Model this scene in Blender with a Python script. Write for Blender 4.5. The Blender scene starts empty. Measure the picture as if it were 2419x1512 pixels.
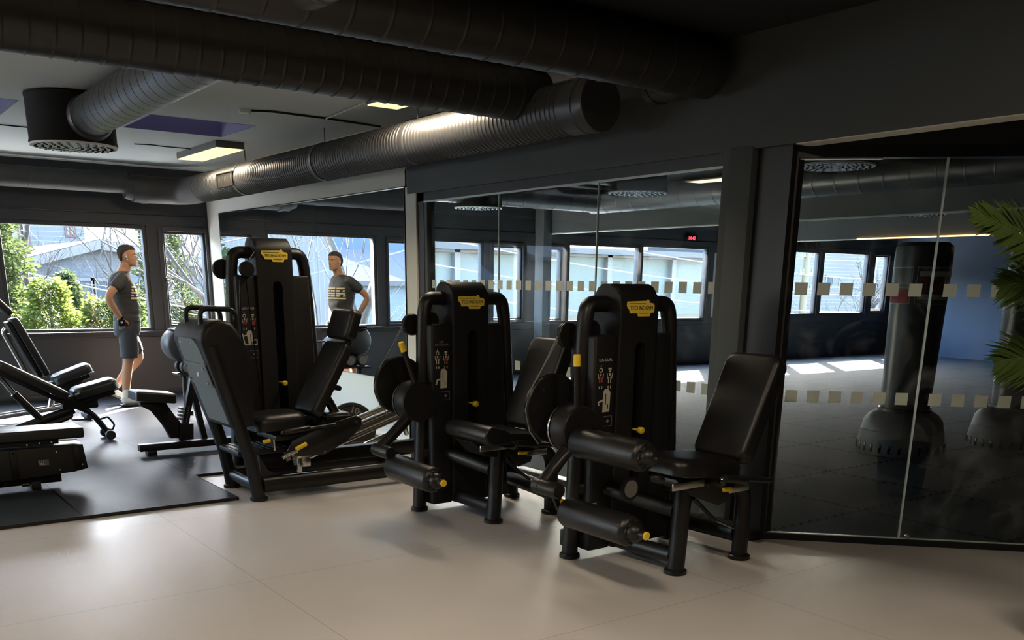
import bpy, bmesh, math, random
from mathutils import Vector, Matrix, noise
PI = math.pi
C = bpy.context.scene.collection
SC = bpy.context.scene

# ---------------------------------------------------------------- camera
cam_d = bpy.data.cameras.new('camera'); cam = bpy.data.objects.new('camera', cam_d); C.objects.link(cam)
cam_d.sensor_fit = 'HORIZONTAL'; cam_d.sensor_width = 36.0
cam_d.lens = 2203.775 / 2419 * 36.0
cam_d.shift_x = 0.0
cam_d.shift_y = (1308.856 - 756.0) / 2419
cam_d.clip_start = 0.05; cam_d.clip_end = 600
YAW, PITCH, ROLL = 0.6357453, 0.2823993, -0.0123709
_f = Vector((math.sin(YAW)*math.cos(PITCH), math.cos(YAW)*math.cos(PITCH), -math.sin(PITCH)))
_r = Vector((math.cos(YAW), -math.sin(YAW), 0)); _d = _f.cross(_r)
_r2 = _r*math.cos(ROLL) + _d*math.sin(ROLL); _d2 = -_r*math.sin(ROLL) + _d*math.cos(ROLL)
_m = Matrix((( _r2.x, -_d2.x, -_f.x), (_r2.y, -_d2.y, -_f.y), (_r2.z, -_d2.z, -_f.z))).to_4x4()
_m.translation = Vector((0, 0, 1.5)); cam.matrix_world = _m
SC.camera = cam

# ---------------------------------------------------------------- world, sun, exposure
SC.view_settings.view_transform = 'Standard'; SC.view_settings.look = 'None'
SC.view_settings.gamma = 1.0; SC.view_settings.use_curve_mapping = False
SC.view_settings.exposure = 0.35
SC.cycles.max_bounces = 8; SC.cycles.diffuse_bounces = 4; SC.cycles.glossy_bounces = 4
SC.cycles.transparent_max_bounces = 24; SC.cycles.transmission_bounces = 6
SC.cycles.caustics_reflective = False; SC.cycles.caustics_refractive = False
SC.cycles.sample_clamp_indirect = 6.0; SC.cycles.use_denoising = True
W = bpy.data.worlds.new('world'); SC.world = W; W.use_nodes = True
nt = W.node_tree; bg = nt.nodes['Background']
sky = nt.nodes.new('ShaderNodeTexSky'); sky.sky_type = 'NISHITA'; sky.sun_disc = False
sky.sun_elevation = math.radians(30.5); sky.sun_rotation = math.radians(45)
sky.air_density = 1.0; sky.dust_density = 2.5; sky.ozone_density = 1.0
nt.links.new(sky.outputs[0], bg.inputs[0]); bg.inputs[1].default_value = 6.0
sun_d = bpy.data.lights.new('sun', 'SUN'); sun = bpy.data.objects.new('sun', sun_d); C.objects.link(sun)
sun_d.energy = 200.0; sun_d.angle = math.radians(0.6); sun_d.color = (1.0, 0.95, 0.86)
_el = math.radians(30.5)
_sd = Vector((-math.cos(_el)*0.7071, -math.cos(_el)*0.7071, -math.sin(_el)))
sun.rotation_euler = _sd.to_track_quat('-Z', 'Y').to_euler(); sun.location = (30, 30, 25)

# ---------------------------------------------------------------- materials
def mat(name, col=(0.5,0.5,0.5), rough=0.5, metal=0.0, spec=0.5, emit=None, estr=1.0, noise_amt=0.0, noise_scale=8.0, bump=0.0, bump_scale=60.0, coat=0.0, rough_var=0.0, stretch=None):
    m = bpy.data.materials.new(name); m.use_nodes = True
    n = m.node_tree; b = n.nodes['Principled BSDF']
    b.inputs['Base Color'].default_value = (*col, 1); b.inputs['Roughness'].default_value = rough
    b.inputs['Metallic'].default_value = metal
    b.inputs['Specular IOR Level'].default_value = spec
    b.inputs['Coat Weight'].default_value = coat
    if emit:
        b.inputs['Emission Color'].default_value = (*emit, 1); b.inputs['Emission Strength'].default_value = estr
    if noise_amt or bump or rough_var:
        tc = n.nodes.new('ShaderNodeTexCoord'); mp = n.nodes.new('ShaderNodeMapping')
        n.links.new(tc.outputs['Object'], mp.inputs[0])
        if stretch: mp.inputs['Scale'].default_value = stretch
    if noise_amt or rough_var:
        nz = n.nodes.new('ShaderNodeTexNoise'); nz.inputs['Scale'].default_value = noise_scale; nz.inputs['Detail'].default_value = 6
        n.links.new(mp.outputs[0], nz.inputs['Vector'])
        if noise_amt:
            mx = n.nodes.new('ShaderNodeMix'); mx.data_type = 'RGBA'
            mx.inputs[6].default_value = (*[c*(1-noise_amt) for c in col], 1)
            mx.inputs[7].default_value = (*[min(1, c*(1+noise_amt)) for c in col], 1)
            n.links.new(nz.outputs['Fac'], mx.inputs[0]); n.links.new(mx.outputs[2], b.inputs['Base Color'])
        if rough_var:
            mr = n.nodes.new('ShaderNodeMapRange'); mr.inputs[3].default_value = max(0, rough-rough_var); mr.inputs[4].default_value = min(1, rough+rough_var)
            n.links.new(nz.outputs['Fac'], mr.inputs[0]); n.links.new(mr.outputs[0], b.inputs['Roughness'])
    if bump:
        nb = n.nodes.new('ShaderNodeTexNoise'); nb.inputs['Scale'].default_value = bump_scale; nb.inputs['Detail'].default_value = 3
        n.links.new(mp.outputs[0], nb.inputs['Vector'])
        bp = n.nodes.new('ShaderNodeBump'); bp.inputs['Strength'].default_value = bump; bp.inputs['Distance'].default_value = 0.01
        n.links.new(nb.outputs['Fac'], bp.inputs['Height']); n.links.new(bp.outputs[0], b.inputs['Normal'])
    return m

def grid_mat(name, col, line, sx, sy, ox, oy, lw, rough, noise_amt=0.1, zig=0.0, bumpv=0.0):
    """A surface laid in rectangles with thin joints, straight or zigzag."""
    m = mat(name, col, rough, noise_amt=noise_amt, noise_scale=2.2, bump=bumpv, bump_scale=90, rough_var=0.07)
    n = m.node_tree; b = n.nodes['Principled BSDF']
    geo = n.nodes.new('ShaderNodeNewGeometry'); sep = n.nodes.new('ShaderNodeSeparateXYZ'); n.links.new(geo.outputs['Position'], sep.inputs[0])
    def mt(op, a, bb=None, c=None):
        k = n.nodes.new('ShaderNodeMath'); k.operation = op
        for i, v in enumerate((a, bb, c)):
            if v is None: continue
            if isinstance(v, (int, float)): k.inputs[i].default_value = v
            else: n.links.new(v, k.inputs[i])
        return k.outputs[0]
    X, Y = sep.outputs[0], sep.outputs[1]
    if zig:
        wx = mt('MULTIPLY', mt('PINGPONG', mt('MULTIPLY', Y, 1.0), 0.045), zig); wy = mt('MULTIPLY', mt('PINGPONG', mt('MULTIPLY', X, 1.0), 0.045), zig)
        X = mt('ADD', X, wx); Y = mt('ADD', Y, wy)
    fx = mt('ABSOLUTE', mt('SUBTRACT', mt('FRACT', mt('DIVIDE', mt('SUBTRACT', X, ox), sx)), 0.5))
    fy = mt('ABSOLUTE', mt('SUBTRACT', mt('FRACT', mt('DIVIDE', mt('SUBTRACT', Y, oy), sy)), 0.5))
    gx = mt('GREATER_THAN', fx, 0.5 - lw/sx/2); gy = mt('GREATER_THAN', fy, 0.5 - lw/sy/2)
    g = mt('MAXIMUM', gx, gy)
    src = b.inputs['Base Color'].links[0].from_socket
    mx = n.nodes.new('ShaderNodeMix'); mx.data_type = 'RGBA'; n.links.new(g, mx.inputs[0]); n.links.new(src, mx.inputs[6]); mx.inputs[7].default_value = (*line, 1)
    n.links.new(mx.outputs[2], b.inputs['Base Color'])
    return m

def glass_mat(name, tint, refl=1.0, dirt=0.0):
    m = bpy.data.materials.new(name); m.use_nodes = True; n = m.node_tree; n.nodes.clear()
    out = n.nodes.new('ShaderNodeOutputMaterial'); tr = n.nodes.new('ShaderNodeBsdfTransparent'); gl = n.nodes.new('ShaderNodeBsdfGlossy')
    tr.inputs[0].default_value = (*tint, 1); gl.inputs['Roughness'].default_value = 0.0
    fr = n.nodes.new('ShaderNodeFresnel'); fr.inputs['IOR'].default_value = 1.45
    gb = n.nodes.new('ShaderNodeNewGeometry'); mi = n.nodes.new('ShaderNodeMapRange'); mi.inputs[3].default_value = 1.45; mi.inputs[4].default_value = 1/1.45
    n.links.new(gb.outputs['Backfacing'], mi.inputs[0]); n.links.new(mi.outputs[0], fr.inputs['IOR'])
    mu = n.nodes.new('ShaderNodeMath'); mu.operation = 'MULTIPLY'; mu.inputs[1].default_value = refl; mu.use_clamp = True
    n.links.new(fr.outputs[0], mu.inputs[0])
    mx = n.nodes.new('ShaderNodeMixShader'); n.links.new(mu.outputs[0], mx.inputs[0]); n.links.new(tr.outputs[0], mx.inputs[1]); n.links.new(gl.outputs[0], mx.inputs[2])
    last = mx.outputs[0]
    if dirt:
        df = n.nodes.new('ShaderNodeBsdfDiffuse'); df.inputs[0].default_value = (0.8, 0.85, 0.88, 1)
        nz = n.nodes.new('ShaderNodeTexNoise'); nz.inputs['Scale'].default_value = 2.6; nz.inputs['Detail'].default_value = 9; nz.inputs['Distortion'].default_value = 1.4; nz.inputs['Roughness'].default_value = 0.62
        tc = n.nodes.new('ShaderNodeTexCoord'); n.links.new(tc.outputs['Object'], nz.inputs['Vector'])
        mr = n.nodes.new('ShaderNodeMapRange'); mr.inputs[1].default_value = 0.52; mr.inputs[2].default_value = 0.85; mr.inputs[3].default_value = 0.0; mr.inputs[4].default_value = dirt
        n.links.new(nz.outputs['Fac'], mr.inputs[0])
        m2 = n.nodes.new('ShaderNodeMixShader'); n.links.new(mr.outputs[0], m2.inputs[0]); n.links.new(last, m2.inputs[1]); n.links.new(df.outputs[0], m2.inputs[2]); last = m2.outputs[0]
    n.links.new(last, out.inputs[0]); return m

def leaf_mat(name, col, amt=0.4, sc=3.0):
    m = mat(name, col, 0.6, noise_amt=amt, noise_scale=sc, spec=0.2); n = m.node_tree
    tl = n.nodes.new('ShaderNodeBsdfTranslucent'); mx = n.nodes.new('ShaderNodeMixShader'); mx.inputs[0].default_value = 0.45
    src = n.nodes['Principled BSDF'].inputs['Base Color'].links[0].from_socket; n.links.new(src, tl.inputs[0])
    n.links.new(n.nodes['Principled BSDF'].outputs[0], mx.inputs[1]); n.links.new(tl.outputs[0], mx.inputs[2]); n.links.new(mx.outputs[0], n.nodes['Material Output'].inputs[0]); return m
M = {}
M['wall'] = mat('dark_grey_wall_paint', (0.030,0.031,0.034), 0.62, noise_amt=0.1, noise_scale=1.5)
M['beam'] = mat('grey_beam_paint', (0.075,0.082,0.083), 0.6, noise_amt=0.06, noise_scale=1.2)
M['black_frame'] = mat('black_frame_paint', (0.012,0.012,0.013), 0.4)
M['white_wall'] = mat('warm_white_wall_paint', (0.82,0.79,0.69), 0.6, noise_amt=0.04, noise_scale=1.5)
M['ceil'] = mat('pale_ceiling_paint', (0.80,0.80,0.73), 0.75, noise_amt=0.05, noise_scale=0.9)
M['ceil_dark'] = mat('black_ceiling', (0.012,0.013,0.015), 0.8, noise_amt=0.2)
M['blue_wall'] = mat('blue_wall_paint', (0.040,0.065,0.115), 0.6, noise_amt=0.12, noise_scale=0.8)
M['skywell'] = mat('violet_lit_shaft', (0.24,0.23,0.36), 0.6, noise_amt=0.05)  # violet light inside the shafts is put into the wall colour
M['shaft_top'] = mat('frosted_violet_dome', (0.05,0.05,0.1), 0.6)
_n = M['shaft_top'].node_tree; _tl = _n.nodes.new('ShaderNodeBsdfTranslucent'); _tl.inputs[0].default_value = (0.052,0.050,0.066,1); _n.links.new(_tl.outputs[0], _n.nodes['Material Output'].inputs[0])  # dome tinted so that dim violet light fills the shafts
M['hatch'] = mat('grey_vent_hatch', (0.022,0.020,0.017), 0.7, spec=0.1)
M['floor'] = grid_mat('beige_vinyl_floor', (0.56,0.535,0.52), (0.41,0.39,0.365), 1.98, 1.5, 1.68, 0.0, 0.006, 0.40, 0.07, bumpv=0.03)
M['mat_rubber'] = grid_mat('black_rubber_tiles', (0.028,0.034,0.041), (0.002,0.002,0.002), 1.0, 0.98, 0.24, 0.46, 0.014, 0.50, 0.18, bumpv=0.12)
M['mat_rubber'].node_tree.nodes['Principled BSDF'].inputs['Specular IOR Level'].default_value = 0.07
M['mat_edge'] = mat('black_rubber_edge', (0.012,0.012,0.013), 0.7)
M['puzzle'] = grid_mat('dark_puzzle_mat', (0.050,0.062,0.072), (0.004,0.004,0.004), 1.0, 1.0, 0.72, 0.65, 0.022, 0.93, 0.22, zig=0.9, bumpv=0.2)
M['puzzle'].node_tree.nodes['Principled BSDF'].inputs['Specular IOR Level'].default_value = 0.02
M['floor'].node_tree.nodes['Principled BSDF'].inputs['Specular IOR Level'].default_value = 0.22
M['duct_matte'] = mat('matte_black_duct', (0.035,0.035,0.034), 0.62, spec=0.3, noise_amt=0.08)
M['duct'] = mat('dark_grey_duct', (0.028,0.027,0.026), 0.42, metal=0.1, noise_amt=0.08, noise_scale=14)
M['duct_grey'] = mat('grey_galvanised_duct', (0.10,0.10,0.098), 0.38, metal=0.45, noise_amt=0.12, noise_scale=20)  # paler and more metallic than the dark ducts
M['housing'] = mat('black_diffuser_housing', (0.010,0.0095,0.0095), 0.75, spec=0.2)
M['plate'] = mat('pale_nozzle_plate', (0.85,0.86,0.85), 0.5, noise_amt=0.03)
M['lamp'] = mat('warm_lamp_diffuser', (0.9,0.8,0.5), 0.5, emit=(1.0,0.80,0.36), estr=1.15, noise_amt=0.01)
M['lamp_case'] = mat('grey_lamp_case', (0.12,0.12,0.12), 0.5)
M['metal'] = mat('satin_black_powder_coat', (0.010,0.0095,0.009), 0.38, spec=0.4, bump=0.05, bump_scale=500, noise_amt=0.08)
M['plastic'] = mat('black_shroud_plastic', (0.012,0.0115,0.012), 0.45, spec=0.3, bump=0.06, bump_scale=420, noise_amt=0.08)
M['slot'] = mat('dark_slot', (0.004,0.004,0.005), 0.25)
M['leather'] = mat('black_upholstery', (0.010,0.0095,0.010), 0.36, bump=0.12, bump_scale=260, noise_amt=0.12)
M['leather_cool'] = mat('charcoal_upholstery', (0.014,0.015,0.017), 0.32, bump=0.12, bump_scale=260, noise_amt=0.12)
M['grey_plate'] = mat('grey_back_plate', (0.17,0.19,0.19), 0.45, noise_amt=0.05)
M['chrome'] = mat('brushed_steel', (0.62,0.60,0.56), 0.22, metal=1.0, noise_amt=0.05, noise_scale=40)
M['alu'] = mat('anodised_aluminium', (0.70,0.66,0.58), 0.26, metal=1.0, noise_amt=0.05, noise_scale=40)
M['yellow'] = mat('yellow_grip', (0.90,0.60,0.03), 0.4, noise_amt=0.05)
M['logo_yellow'] = mat('yellow_badge', (0.90,0.66,0.08), 0.42, noise_amt=0.03)
M['ink'] = mat('black_ink', (0.01,0.01,0.01), 0.5)
M['cream'] = mat('cream_print', (0.55,0.52,0.42), 0.6)
M['grey_print'] = mat('grey_print', (0.22,0.21,0.20), 0.6)
M['bag_print'] = mat('pale_bag_print', (0.50,0.50,0.48), 0.6)
M['bag_red'] = mat('red_bag_print', (0.42,0.05,0.05), 0.6)
M['red_print'] = mat('red_print', (0.40,0.06,0.04), 0.6)
M['white'] = mat('white_plastic', (0.75,0.75,0.72), 0.4)
M['dot'] = mat('frosted_grey_film', (0.88,0.92,0.84), 0.7, noise_amt=0.02)
_n = M['dot'].node_tree; _tl = _n.nodes.new('ShaderNodeBsdfTranslucent'); _tl.inputs[0].default_value = (0.92,0.97,0.90,1); _mx = _n.nodes.new('ShaderNodeMixShader'); _mx.inputs[0].default_value = 0.5
_n.links.new(_n.nodes['Principled BSDF'].outputs[0], _mx.inputs[1]); _n.links.new(_tl.outputs[0], _mx.inputs[2]); _n.links.new(_mx.outputs[0], _n.nodes['Material Output'].inputs[0])
M['edge_glass'] = mat('pale_glass_edge', (0.70,0.80,0.80), 0.25, emit=None)
M['glass'] = glass_mat('clear_partition_glass', (0.90,0.935,0.945), 0.75, 0.12)
M['pane'] = glass_mat('window_pane_glass', (0.97,0.98,0.985), 0.5)
M['mirror'] = mat('mirror_silver', (0.80,0.86,0.88), 0.0, metal=1.0)
M['led'] = mat('red_led', (0.3,0,0), 0.5, emit=(1.0,0.03,0.05), estr=6.0)
M['led_warm'] = mat('warm_led_strip', (0.9,0.5,0.2), 0.5, emit=(1.0,0.52,0.18), estr=4.0)
M['plate_rubber'] = mat('black_bumper_rubber', (0.018,0.018,0.019), 0.55, bump=0.05, bump_scale=200)
M['bag'] = mat('black_vinyl_bag', (0.045,0.048,0.052), 0.32, bump=0.15, bump_scale=30, noise_amt=0.15)
M['bag_base'] = mat('charcoal_plastic_base', (0.05,0.055,0.062), 0.48, bump=0.1, bump_scale=300)
M['skin'] = mat('skin', (0.50,0.26,0.15), 0.5, noise_amt=0.07, noise_scale=12, spec=0.3)
M['hair'] = mat('dark_brown_hair', (0.028,0.018,0.012), 0.7, bump=0.5, bump_scale=180)
M['shirt'] = mat('charcoal_tshirt', (0.040,0.038,0.036), 0.8, bump=0.3, bump_scale=18)
M['shirt_print'] = mat('pale_gold_print', (0.75,0.62,0.38), 0.5)
M['shorts'] = mat('dark_shorts', (0.026,0.027,0.030), 0.8, bump=0.35, bump_scale=22)
M['sock'] = mat('white_sock', (0.70,0.66,0.60), 0.85, bump=0.2, bump_scale=120)
M['slide'] = mat('black_slide_sandal', (0.02,0.02,0.02), 0.6)
M['leaf'] = leaf_mat('palm_leaf', (0.060,0.098,0.022), 0.35, 6)
M['palm_stem'] = mat('palm_stem', (0.05,0.07,0.02), 0.6, noise_amt=0.3)
M['pot'] = mat('dark_pot', (0.03,0.03,0.03), 0.5)
M['bark_palm'] = mat('palm_trunk', (0.10,0.07,0.04), 0.9, bump=0.6, bump_scale=30, noise_amt=0.3)

# ---------------------------------------------------------------- mesh builder
class MB:
    def __init__(s): s.bm = bmesh.new(); s.mi = 0
    def _tag(s, faces):
        for f in faces: f.material_index = s.mi
    def box(s, c, size, rot=None, bev=0.0, seg=2):
        r = bmesh.ops.create_cube(s.bm, size=1.0); vs = r['verts']
        for v in vs: v.co = Vector((v.co.x*size[0], v.co.y*size[1], v.co.z*size[2]))
        fs = list({f for v in vs for f in v.link_faces})
        if bev > 0:
            es = list({e for f in fs for e in f.edges})
            rr = bmesh.ops.bevel(s.bm, geom=es, offset=min(bev, min(size)*0.49), segments=seg, affect='EDGES', profile=0.5)
            vs = list({v for v in rr['verts']} | {v for v in vs if v.is_valid}); 
            fs = list({f for v in vs for f in v.link_faces})
        R = rot if rot is not None else Matrix.Identity(3)
        for v in vs: v.co = R @ v.co + Vector(c)
        s._tag(fs); return vs
    def b2(s, lo, hi, bev=0.0, seg=2):
        return s.box([(a+b)/2 for a, b in zip(lo, hi)], [abs(b-a) for a, b in zip(lo, hi)], None, bev, seg)
    def ring_surface(s, rings, close=True, caps=True):
        vr = [[s.bm.verts.new(p) for p in r] for r in rings]; fs = []
        n = len(vr[0])
        for a, b in zip(vr[:-1], vr[1:]):
            for i in range(n if close else n-1):
                j = (i+1) % n
                fs.append(s.bm.faces.new((a[i], a[j], b[j], b[i])))
        if caps and close:
            fs.append(s.bm.faces.new(list(reversed(vr[0])))); fs.append(s.bm.faces.new(vr[-1]))
        s._tag(fs); return fs
    def sweep(s, pts, prof, up=(0,0,1), scales=None, caps=True):
        """prof: 2D outline (side, up); pts: path."""
        pts = [Vector(p) for p in pts]; rings = []; side = None
        for i, p in enumerate(pts):
            t = (pts[min(i+1, len(pts)-1)] - pts[max(i-1, 0)]).normalized()
            if side is None:
                u = Vector(up)
                if abs(t.dot(u)) > 0.98: u = Vector((1, 0, 0)) if abs(t.x) < 0.9 else Vector((0, 1, 0))
                side = t.cross(u).normalized()
            else:
                side = (side - t*side.dot(t)).normalized()
            un = side.cross(t)
            k = scales[i] if scales else 1.0
            rings.append([p + side*a*k + un*b*k for a, b in prof])
        return s.ring_surface(rings, True, caps)
    def tube(s, pts, r, r2=None, seg=16, up=(0,0,1), scales=None):
        r2 = r2 or r
        return s.sweep(pts, [(r*math.cos(2*PI*k/seg), r2*math.sin(2*PI*k/seg)) for k in range(seg)], up, scales)
    def cyl(s, a, b, r, rb=None, seg=24, bev=0.0):
        a, b = Vector(a), Vector(b); rb = r if rb is None else rb
        if bev:
            d = (b-a).normalized(); pts = [a, a+d*bev*0.3, a+d*bev, b-d*bev, b-d*bev*0.3, b]; sc = [(r-bev)/r, (r-bev*0.3)/r, 1, rb/r, (rb-bev*0.3)/r, (rb-bev)/r]
            return s.tube(pts, r, seg=seg, scales=sc)
        return s.tube([a, b], r, seg=seg, scales=[1, rb/r])
    def lathe(s, c, axis, prof, seg=32):
        """prof: (distance along axis, radius)."""
        c = Vector(c); ax = Vector(axis).normalized(); u = ax.orthogonal().normalized(); w = ax.cross(u)
        rings = [[c + ax*h + (u*math.cos(2*PI*k/seg) + w*math.sin(2*PI*k/seg))*max(r, 1e-4) for k in range(seg)] for h, r in prof]
        return s.ring_surface(rings)
    def prism(s, poly, off, bev=0.0, seg=2):
        """poly: 3D points in one plane, off: extrusion vector."""
        off = Vector(off); a = [s.bm.verts.new(Vector(p)) for p in poly]; b = [s.bm.verts.new(Vector(p)+off) for p in poly]; n = len(a); fs = []
        fs.append(s.bm.faces.new(list(reversed(a)))); fs.append(s.bm.faces.new(b))
        for i in range(n): fs.append(s.bm.faces.new((a[i], a[(i+1) % n], b[(i+1) % n], b[i])))
        s._tag(fs)
        if bev:
            es = list({e for f in fs[:2] for e in f.edges})
            r = bmesh.ops.bevel(s.bm, geom=es, offset=bev, segments=seg, affect='EDGES', profile=0.5)
            s._tag(r['faces'])
        return fs
    def quad(s, *p):
        f = s.bm.faces.new([s.bm.verts.new(Vector(q)) for q in p]); f.material_index = s.mi; return f
    def build(s, name, mats, parent=None, smooth=True, angle=35, mod=None):
        me = bpy.data.meshes.new(name)
        bmesh.ops.recalc_face_normals(s.bm, faces=s.bm.faces)
        s.bm.to_mesh(me); s.bm.free()
        if not isinstance(mats, (list, tuple)): mats = [mats]
        for m in mats: me.materials.append(M[m] if isinstance(m, str) else m)
        if smooth and len(me.polygons):
            me.polygons.foreach_set('use_smooth', [True]*len(me.polygons)); me.set_sharp_from_angle(angle=math.radians(angle))
        o = bpy.data.objects.new(name, me); C.objects.link(o)
        if parent is not None: o.parent = parent
        return o

def thing(name, label, cat, loc=(0,0,0), rotz=0.0, group=None):
    o = bpy.data.objects.new(name, None); C.objects.link(o); o.empty_display_size = 0.1
    o.location = loc; o.rotation_euler = (0, 0, rotz); o['label'] = label; o['category'] = cat
    if group: o['group'] = group
    return o
def tag(o, label, cat, group=None, kind=None):
    o['label'] = label; o['category'] = cat
    if group: o['group'] = group
    if kind: o['kind'] = kind
    return o
def struct(o, label=None):
    o['kind'] = 'structure'
    if label: o['label'] = label
    return o
def dup(root, loc=None, rotz=None, label=None):
    r = root.copy(); C.objects.link(r)
    if loc is not None: r.location = loc
    if rotz is not None: r.rotation_euler = (0, 0, rotz)
    if label: r['label'] = label
    def rec(a, b):
        for ch in list(a.children):
            c = ch.copy(); C.objects.link(c); c.parent = b; rec(ch, c)
    rec(root, r); return r
def fillet(pts, r, n=6):
    pts = [Vector(p) for p in pts]; out = [pts[0]]
    for i in range(1, len(pts)-1):
        p = pts[i]; a = (pts[i-1]-p); b = (pts[i+1]-p); rr = min(r, a.length*0.48, b.length*0.48)
        a = p + a.normalized()*rr; b = p + b.normalized()*rr
        for k in range(n+1):
            t = k/n; out.append(a*(1-t)**2 + p*2*t*(1-t) + b*t*t)
    out.append(pts[-1]); return out
def rrect(w, h, r, n=5):
    out = []
    for cx, cy, a0 in ((w/2-r, h/2-r, 0), (-w/2+r, h/2-r, 90), (-w/2+r, -h/2+r, 180), (w/2-r, -h/2+r, 270)):
        for k in range(n+1):
            a = math.radians(a0 + 90*k/n); out.append((cx + r*math.cos(a), cy + r*math.sin(a)))
    return out
def text_mesh(name, body, size, m, parent, loc, rot, depth=0.001, sx=1.0, align='CENTER', bold=0.0):
    cu = bpy.data.curves.new(name, 'FONT'); cu.body = body; cu.size = size; cu.extrude = depth; cu.align_x = align; cu.align_y = 'CENTER'; cu.resolution_u = 3; cu.offset = bold
    t = bpy.data.objects.new(name + '_src', cu); C.objects.link(t)
    bpy.context.view_layer.update()
    me = bpy.data.meshes.new_from_object(t.evaluated_get(bpy.context.evaluated_depsgraph_get()))
    bpy.data.objects.remove(t); me.materials.clear(); me.materials.append(M[m])
    for p in me.polygons: p.material_index = 0
    R = rot.to_4x4() if isinstance(rot, Matrix) else rot
    T = Matrix.Translation(Vector(loc)) @ R @ Matrix.Diagonal((sx, 1, 1, 1)); me.transform(T)
    o = bpy.data.objects.new(name, me); C.objects.link(o)
    if parent is not None: o.parent = parent
    return o
def frame3(xa, ya):
    """Rotation whose columns are the x axis, the y axis and their normal."""
    xa = Vector(xa).normalized(); ya = Vector(ya); ya = (ya - xa*ya.dot(xa)).normalized(); z = xa.cross(ya)
    return Matrix((xa, ya, z)).transposed()
FACE_S = frame3((1,0,0), (0,0,1))      # text that faces -Y
# ================================================================ the room
YW = 12.95; XP = 4.48; CZ = 2.85
# windows in the long north wall: x0, x1, z0, z1, opening casement
WINS = [(-6.85,-5.3,0.88,2.11,0), (-5.1,-3.55,0.88,2.11,0), (-3.35,-1.8,0.88,2.11,0), (-1.6,-0.75,0.88,2.11,0), (-0.55,0.98,0.88,2.11,0), (1.21,1.74,0.92,2.06,1), (2.0,3.628,0.881,2.112,0), (3.902,4.40,0.922,2.062,1),
        (5.6,7.1,0.88,2.11,0), (7.70,8.885,0.825,2.109,0), (9.135,9.673,0.95,2.052,1), (10.10,10.518,0.93,2.05,1), (10.73,12.33,0.885,2.14,0), (12.46,14.13,0.90,2.165,0),
        (14.75,16.3,0.90,2.165,0), (16.56,17.60,0.955,2.195,0), (17.82,19.39,0.962,2.205,0), (19.67,20.16,1.03,2.17,1)]
def wall_with_windows(name, x0, x1, wins, m):
    b = MB(); t = 0.125; y0, y1 = YW, YW+t
    xs = x0
    for (a, c, z0, z1, k) in sorted(wins):
        a2, c2 = a-0.05, c+0.05
        if a2 > xs: b.b2((xs, y0, 0), (a2, y1, CZ))
        b.b2((a2, y0, 0), (c2, y1, z0-0.05)); b.b2((a2, y0, z1+0.05), (c2, y1, CZ)); xs = c2
    b.b2((xs, y0, 0), (x1, y1, CZ))
    return struct(b.build(name, m, smooth=False))
wall_with_windows('wall_north', -7.0, 4.6, [w for w in WINS if w[1] < 4.5], 'wall')
wall_with_windows('wall_studio_north', 4.6, 20.6, [w for w in WINS if w[0] > 4.5], 'wall')
def window(i, a, c, z0, z1, casement):
    n = 'window_%d' % i
    b = MB(); y0, y1 = YW+0.02, YW+0.12; w = 0.05
    for lo, hi in (((a-w, y0, z0-w), (a, y1, z1+w)), ((c, y0, z0-w), (c+w, y1, z1+w)), ((a, y0, z1), (c, y1, z1+w)), ((a, y0, z0-w), (c, y1, z0))): b.b2(lo, hi, 0.004)
    if casement:
        for lo, hi in (((a-0.09, YW-0.018, z0-0.09), (a-0.03, YW+0.02, z1+0.09)), ((c+0.03, YW-0.018, z0-0.09), (c+0.06, YW+0.02, z1+0.09)), ((a-0.03, YW-0.018, z1+0.03), (c+0.03, YW+0.02, z1+0.09)), ((a-0.03, YW-0.018, z0-0.09), (c+0.03, YW+0.02, z0-0.03))): b.b2(lo, hi, 0.004)
    f = struct(b.build(n, 'wall'))
    b = MB(); b.b2((a-0.01, YW+0.06, z0-0.01), (c+0.01, YW+0.066, z1+0.01)); p = b.build('window_pane', 'pane', f, smooth=False)
    if casement:
        b = MB(); x = a-0.035; zc = (z0+z1)/2
        b.b2((x-0.015, YW-0.03, zc-0.03), (x+0.015, YW-0.015, zc+0.03), 0.004)
        b.tube(fillet([(x, YW-0.03, zc), (x, YW-0.07, zc), (x+0.055, YW-0.075, zc-0.01), (x+0.10, YW-0.075, zc-0.085)], 0.02), 0.008, seg=8)
        b.build('window_handle', 'black_frame', f)
    return f
for i, w in enumerate(WINS): window(i+1, *w)
# boards that frame the windows: grooves above and below
b = MB()
for z in (2.285, 0.775): b.b2((-7, YW-0.012, z-0.006), (4.47, YW+0.005, z+0.006), 0.002)
b.b2((-7, YW-0.02, 0.0), (4.47, YW+0.005, 0.09), 0.004)
struct(b.build('trim_1', 'black_frame'))
b = MB()
for z in (2.30, 0.76): b.b2((4.6, YW-0.012, z-0.006), (20.4, YW+0.005, z+0.006), 0.002)
struct(b.build('trim_2', 'black_frame'))
b = MB(); b.b2((-6.9, YW-0.06, 0.825), (4.42, YW+0.02, 0.845), 0.004); struct(b.build('trim_3', 'wall'))
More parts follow.
